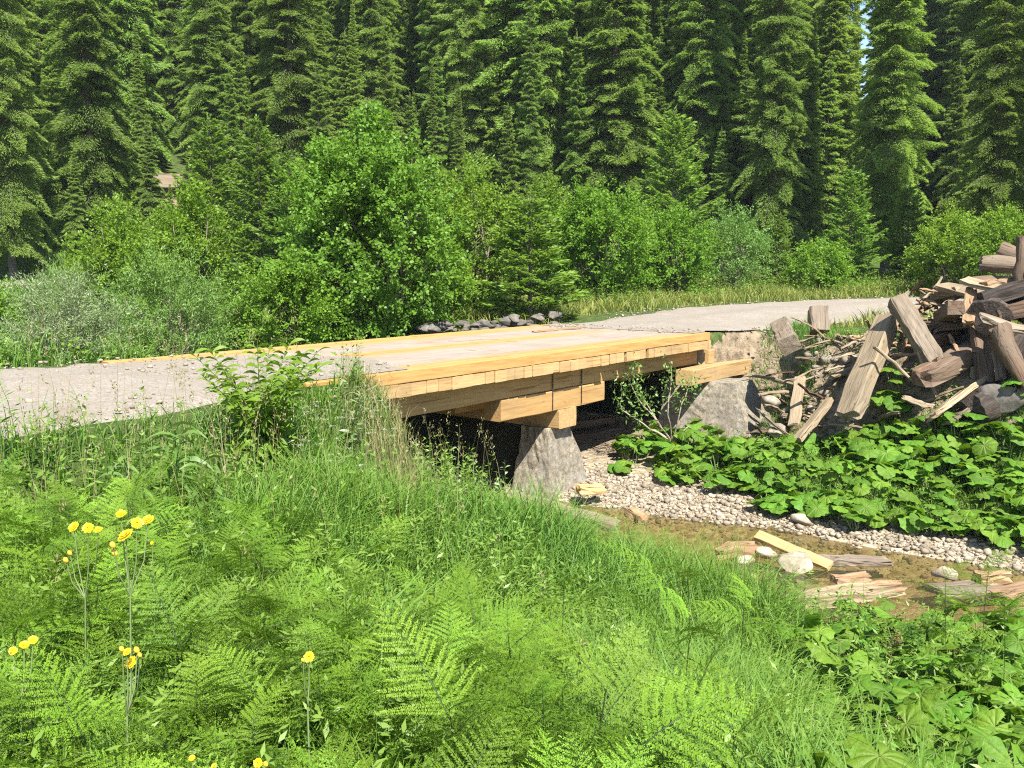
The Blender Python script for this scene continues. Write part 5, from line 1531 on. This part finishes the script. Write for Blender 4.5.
# ------------------------------------------------------------------ single herbs, flowers and the sapling
def lance_meshes(seed, hh, nl, ll, aspect, arch=0.5, spread=0.2, branches=1):
    rng = np.random.default_rng(seed)
    stm, lv = Acc(), Acc()
    for b in range(branches):
        a = rng.random() * 6.28
        top = np.array([math.cos(a) * spread * (b > 0), math.sin(a) * spread * (b > 0), hh * (1 if b == 0 else rng.uniform(.7, .98))])
        qs = np.linspace(0, 1, 6)
        path = top[None] * qs[:, None] * np.stack([qs, qs, np.ones(6)], -1); path[0, 2] = -.1
        stm.add(*tube(path, np.linspace(.006, .002, 6), 5))
        for i in range(nl):
            q = 0.18 + 0.82 * (i + rng.random() * .6) / nl
            p = np.array([np.interp(q, qs, path[:, j]) for j in range(3)])
            az = i * 2.4 + rng.normal(0, .3)
            d = np.array([math.cos(az), math.sin(az), 0]); sd = np.array([-d[1], d[0], 0])
            L = ll * (1.15 - 0.55 * q) * rng.uniform(.8, 1.2); W = L * aspect
            ro = rng.uniform(-1.1, 1.1); sd = sd * math.cos(ro) + np.array([0, 0, 1.0]) * math.sin(ro)
            qq = np.linspace(0, 1, 5)
            el = 0.75 * q + .15
            c = p + d * (L * qq * 0.9)[:, None] + np.array([0, 0, 1.0]) * (L * (el * qq - arch * 1.5 * qq ** 2))[:, None]
            w = W * np.array([.15, .8, 1, .65, .03])
            V = np.stack([c - sd * w[:, None] / 2, c + sd * w[:, None] / 2], 1).reshape(-1, 3)
            F = np.array([[2 * k, 2 * k + 1, 2 * k + 3, 2 * k + 2] for k in range(4)])
            lv.add(V, F, np.clip(q * .8 + rng.normal(0, .1), 0, 1))
    return stm, lv
def lance(name, seed, u, Y, vt, nl, ll, aspect, label, cat, mat='lance', arch=.5, spread=.2, branches=1, group=None):
    p = ground_at(u, Y); hh = max(.25, height_for(vt, Y) - p.z)
    a, b = lance_meshes(seed, hh, nl, ll, aspect, arch, spread, branches)
    return plant_thing(name, [("stem", a.mesh("stem", M['stem'])), ("leaves", b.mesh("leaves", M[mat]))], p, rnd.random() * 6, 1.0, label, cat, group)
lance("leafy_shrub", 1, 262, 6.3, 346, 46, .19, .22, "bright green leafy shrub with long leaflets standing out against the bridge deck", "shrub", 'hazel', spread=.44, branches=16, arch=.45)
lance("tall_leafy_plant", 2, 172, 4.9, 425, 16, .30, .12, "tall plant with long arching leaves before the gravel road, right of the seed stalks", "plant", arch=.6, branches=3, spread=.1)
lance("tall_leafy_plant", 3, 130, 4.5, 450, 16, .24, .13, "plant with long narrow leaves above the yellow flowers on the left", "plant", arch=.5, branches=3, spread=.12)
lance("tall_leafy_plant", 4, 205, 4.8, 455, 16, .22, .14, "narrow leaved plant right of the tall arching one", "plant", arch=.5, branches=3, spread=.12)
lance("tall_leafy_plant", 5, 8, 4.6, 398, 20, .12, .14, "slender upright leafy stem at the left picture edge before the road", "plant", arch=.2)
lance("tall_leafy_plant", 6, 180, 5.0, 402, 14, .12, .2, "small leafy shoot rising over the road between seed stalks and leafy shrub", "plant", arch=.3)
lance("tall_leafy_plant", 7, 350, 7.4, 372, 16, .11, .2, "leafy herb with pale tips in front of the deck's near end", "plant", 'nettle', arch=.2, branches=5, spread=.2)
for i, (u, vt, Y) in enumerate([(425, 452, 8.6), (440, 470, 8.4), (452, 448, 8.8), (463, 462, 8.7), (474, 455, 8.9), (486, 470, 8.8), (497, 478, 8.9), (505, 460, 9.2), (448, 480, 8.2), (480, 486, 8.4), (415, 440, 8.5), (510, 490, 9.0)]):
    lance("nettle_plant", 20 + i, u, Y, vt, 18, .10, .36, "upright nettle like herb with pale tips in front of the dark space under the bridge", "herb", 'nettle', arch=.35, branches=2, spread=.08, group="herbs in front of the dark span")

UMB = []
for sd in range(3):
    rng = np.random.default_rng(70 + sd)
    a = Acc(); hds = []
    a.add(*tube([(0, 0, -.05), (.02, 0, .5), (0, .02, 1.0)], [.006, .005, .003], 5))
    for k in range(5):
        az = k * 1.26 + rng.random(); zz = rng.uniform(.55, .8); e = np.array([math.cos(az) * .16, math.sin(az) * .16, zz + .22])
        a.add(*tube([(0, .01, zz), e * np.array([.6, .6, 1]) - np.array([0, 0, .06]), e], [.003, .002, .002], 4))
        for c in ([e] if k else [e, np.array([0, .02, 1.0])]):
            n = 34
            r = .036 * np.sqrt(rng.random(n)); t_ = rng.random(n) * 6.28
            P = c + np.stack([r * np.cos(t_), r * np.sin(t_), rng.normal(.01, .005, n)], -1)
            V, F = kites(P, rng.normal(0, 1, (n, 3)) * np.array([1, 1, .2]), np.full(n, .011), np.full(n, .009), np.array([[0, 0, 1.0]]) + rng.normal(0, .25, (n, 3)))
            h_ = Acc(); h_.add(V, F); hds.append(h_)
    UMB.append((a.mesh("stem", M['pale_stem']), [h_.mesh("flower_umbel", M['white_petal']) for h_ in hds]))
for i, (u, vt, Y) in enumerate([(318, 402, 7.2), (338, 418, 7.0), (352, 440, 6.8), (362, 408, 7.6), (306, 440, 6.4), (372, 398, 7.9), (330, 455, 6.2), (345, 392, 7.8), (296, 408, 7.0), (358, 470, 6.3), (383, 430, 7.6)]):
    p = ground_at(u, Y); hh = max(.3, height_for(vt, Y) - p.z)
    plant_thing("umbel_plant", [("stem", UMB[i % 3][0])] + [("flower_umbel", m_) for m_ in UMB[i % 3][1]], p, rnd.random() * 6, (.8, .8, hh), "thin herb with small white flower umbels by the near end of the deck", "wildflower", "white umbel flowers")

def flower_head_mesh(seed, r=.024):
    rng = np.random.default_rng(seed)
    a = Acc()
    for ring, (n, rr, el) in enumerate(((22, 1.0, .12), (18, .8, .35), (12, .5, .7))):
        t_ = np.arange(n) / n * 6.283 + rng.normal(0, .06, n)
        D = np.stack([np.cos(t_), np.sin(t_), np.full(n, el)], -1)
        V, F = kites(np.zeros((n, 3)) + D * .003 + np.array([0, 0, .002 * ring]), D, r * rr * rng.uniform(.88, 1.1, n), np.full(n, .0075), np.array([[0, 0, 1.0]]) + 0 * D, .75)
        a.add(V, F)
    return a.mesh("flower_head", M['petal'])
FH = [flower_head_mesh(i) for i in range(2)]
BUDV, BUDF = rock_np(3, .011, 2, 1.3, .1)
BUD = mesh_np("bud", BUDV, BUDF, M['bud'], True)
def yellow_flower(Y, heads, label, buds=()):
    """heads, buds: (u, v, size) seen in the picture, all on branches of one stem at distance Y"""
    um = sum(h[0] for h in heads) / len(heads)
    g = ground_at(um, Y)
    root = link("yellow_wildflower", None, None, g)
    tag(root, label, "wildflower", "yellow wildflowers in the foreground")
    pts = [(at_y(u, v, Y + rnd.uniform(-.05, .05)) - g, k) for u, v, k in heads]
    bpts = [(at_y(u, v, Y + rnd.uniform(-.04, .04)) - g, k) for u, v, k in buds]
    zt = min(p.z for p, _ in pts + bpts)
    cen = sum((p for p, _ in pts), Vector()) / len(pts)
    fork = Vector((cen.x * .6, cen.y * .6, max(zt * .6, zt - .13)))
    a = Acc()
    a.add(*tube([(0, 0, -.08), (.01, .005, zt * .4), tuple(fork)], [.0035, .003, .0025], 6))
    for p, k in pts + bpts:
        m = (fork + p) / 2 + Vector(((p.x - fork.x) * .22, (p.y - fork.y) * .22, -.01))
        a.add(*tube([tuple(fork), tuple(m), tuple(p - Vector((0, 0, .004)))], [.0022, .0018, .0015], 5))
    link("stem", a.mesh("stem", M['pale_stem']), root)
    for p, k in pts:
        link("flower_head", FH[rnd.randrange(2)], root, p, (rnd.uniform(.25, 1.0), rnd.gauss(0, .3), rnd.gauss(0, .3)), (k * .72, k * .72, k * .8))
    for p, k in bpts:
        link("bud", BUD, root, p, (0, 0, 0), (k, k, k))
yellow_flower(2.45, [(121, 514, .8), (137, 523, .9), (148, 520, .9), (126, 536, 1.25)], "yellow wildflower with the largest cluster of heads, upper left foreground", [(113, 545, .9), (115, 553, .9)])
yellow_flower(2.75, [(74, 527, .95), (88, 528, .95), (98, 530, .7)], "yellow wildflower with three flat heads left of the largest cluster", [(66, 560, .9), (70, 553, .8)])
yellow_flower(2.15, [(131, 663, .95), (127, 652, .6)], "yellow wildflower with one full head and buds above it, below the largest cluster", [(137, 650, .8), (122, 649, .7), (140, 655, .6)])
yellow_flower(2.2, [(13, 651, .6), (24, 645, .65), (33, 640, .65)], "yellow wildflower with a slanting row of three small heads at the left picture edge")
yellow_flower(2.2, [(309, 657, .75)], "single small yellow flower standing alone in the ferns at the lower middle left", [(303, 660, .5)])
yellow_flower(1.95, [(258, 763, .6)], "single yellow flower at the bottom picture edge", [(266, 764, .6)])
yellow_flower(1.95, [(192, 758, .4), (214, 767, .5)], "pair of tiny yellow flowers at the bottom edge, left of the single one")
yellow_flower(2.9, [(152, 543, .35)], "tiny yellow bloom just right of the largest flower cluster", [(186, 652, .6)])

def sapling():
    rng = np.random.default_rng(77)
    Y = 13.3
    base = at_y(672, 442, Y)
    a, lv = Acc(), Acc()
    tips = [[(672, 442), (655, 418), (640, 392), (632, 362)], [(672, 442), (650, 412), (636, 398), (626, 372)], [(672, 442), (668, 408), (672, 380), (670, 362)],
            [(672, 442), (645, 425), (620, 408), (622, 385)], [(672, 442), (680, 412), (688, 388), (692, 380)], [(672, 442), (690, 425), (694, 445)], [(672, 442), (652, 428), (650, 445)]]
    for i, tp in enumerate(tips):
        off = rng.normal(0, .12, len(tp)); off[0] = 0
        P = np.array([np.array(at_y(u, v, Y + o)) - np.array(base) for (u, v), o in zip(tp, off)])
        q = np.linspace(0, len(P) - 1, 12)
        Q = np.stack([np.interp(q, np.arange(len(P)), P[:, j]) for j in range(3)], -1) + rng.normal(0, .008, (12, 3))
        Q[0] = P[0]
        a.add(*tube(Q, np.linspace(.014, .004, 12), 6))
        if i > 4: continue
        n = 130
        k = rng.uniform(.32, 1.0, n) ** .8
        c = np.stack([np.interp(k * 11, np.arange(12), Q[:, j]) for j in range(3)], -1) + rng.normal(0, .085, (n, 3))
        V, F = kites(c, rng.normal(0, 1, (n, 3)) + np.array([0, 0, .2]), rng.uniform(.05, .09, n), rng.uniform(.02, .035, n), rng.normal(0, .6, (n, 3)) + np.array([0, -.2, .8]))
        lv.add(V, F, np.repeat(rng.random(n), 4))
    plant_thing("willow_sapling", [("branches", a.mesh("branches", M['twig'])), ("leaves", lv.mesh("leaves", M['willow']))], base, 0, 1.0, "thin willow sapling with pale bent stems in front of the end pier", "sapling")
sapling()

# ------------------------------------------------------------------ thin summer haze between the trees
def make_haze():
    top = max(60.0, max((o.matrix_world.translation.z + 28.0) for o in sc.objects if o.name.startswith("spruce_tree")))
    x0, x1, y0, y1, z0, z1 = -425, 425, -62, 525, -4.5, top
    V = [(x, y, z) for z in (z0, z1) for x, y in ((x0, y0), (x1, y0), (x1, y1), (x0, y1))]
    F = [(0, 3, 2, 1), (4, 5, 6, 7), (0, 1, 5, 4), (1, 2, 6, 5), (2, 3, 7, 6), (3, 0, 4, 7)]
    q = NT('haze')
    q.n.remove(q.b)
    v = q.new("ShaderNodeVolumePrincipled")
    v.inputs["Color"].default_value = (0.86, 0.92, 1.0, 1)
    v.inputs["Density"].default_value = 0.0003
    v.inputs["Anisotropy"].default_value = 0.1
    q.l(v.outputs[0], q.out.inputs["Volume"])
    tag(link("haze", mesh_py("haze", V, F, q.m)), kind="stuff")
bpy.context.view_layer.update()
make_haze()
sc.cycles.volume_bounces = 0
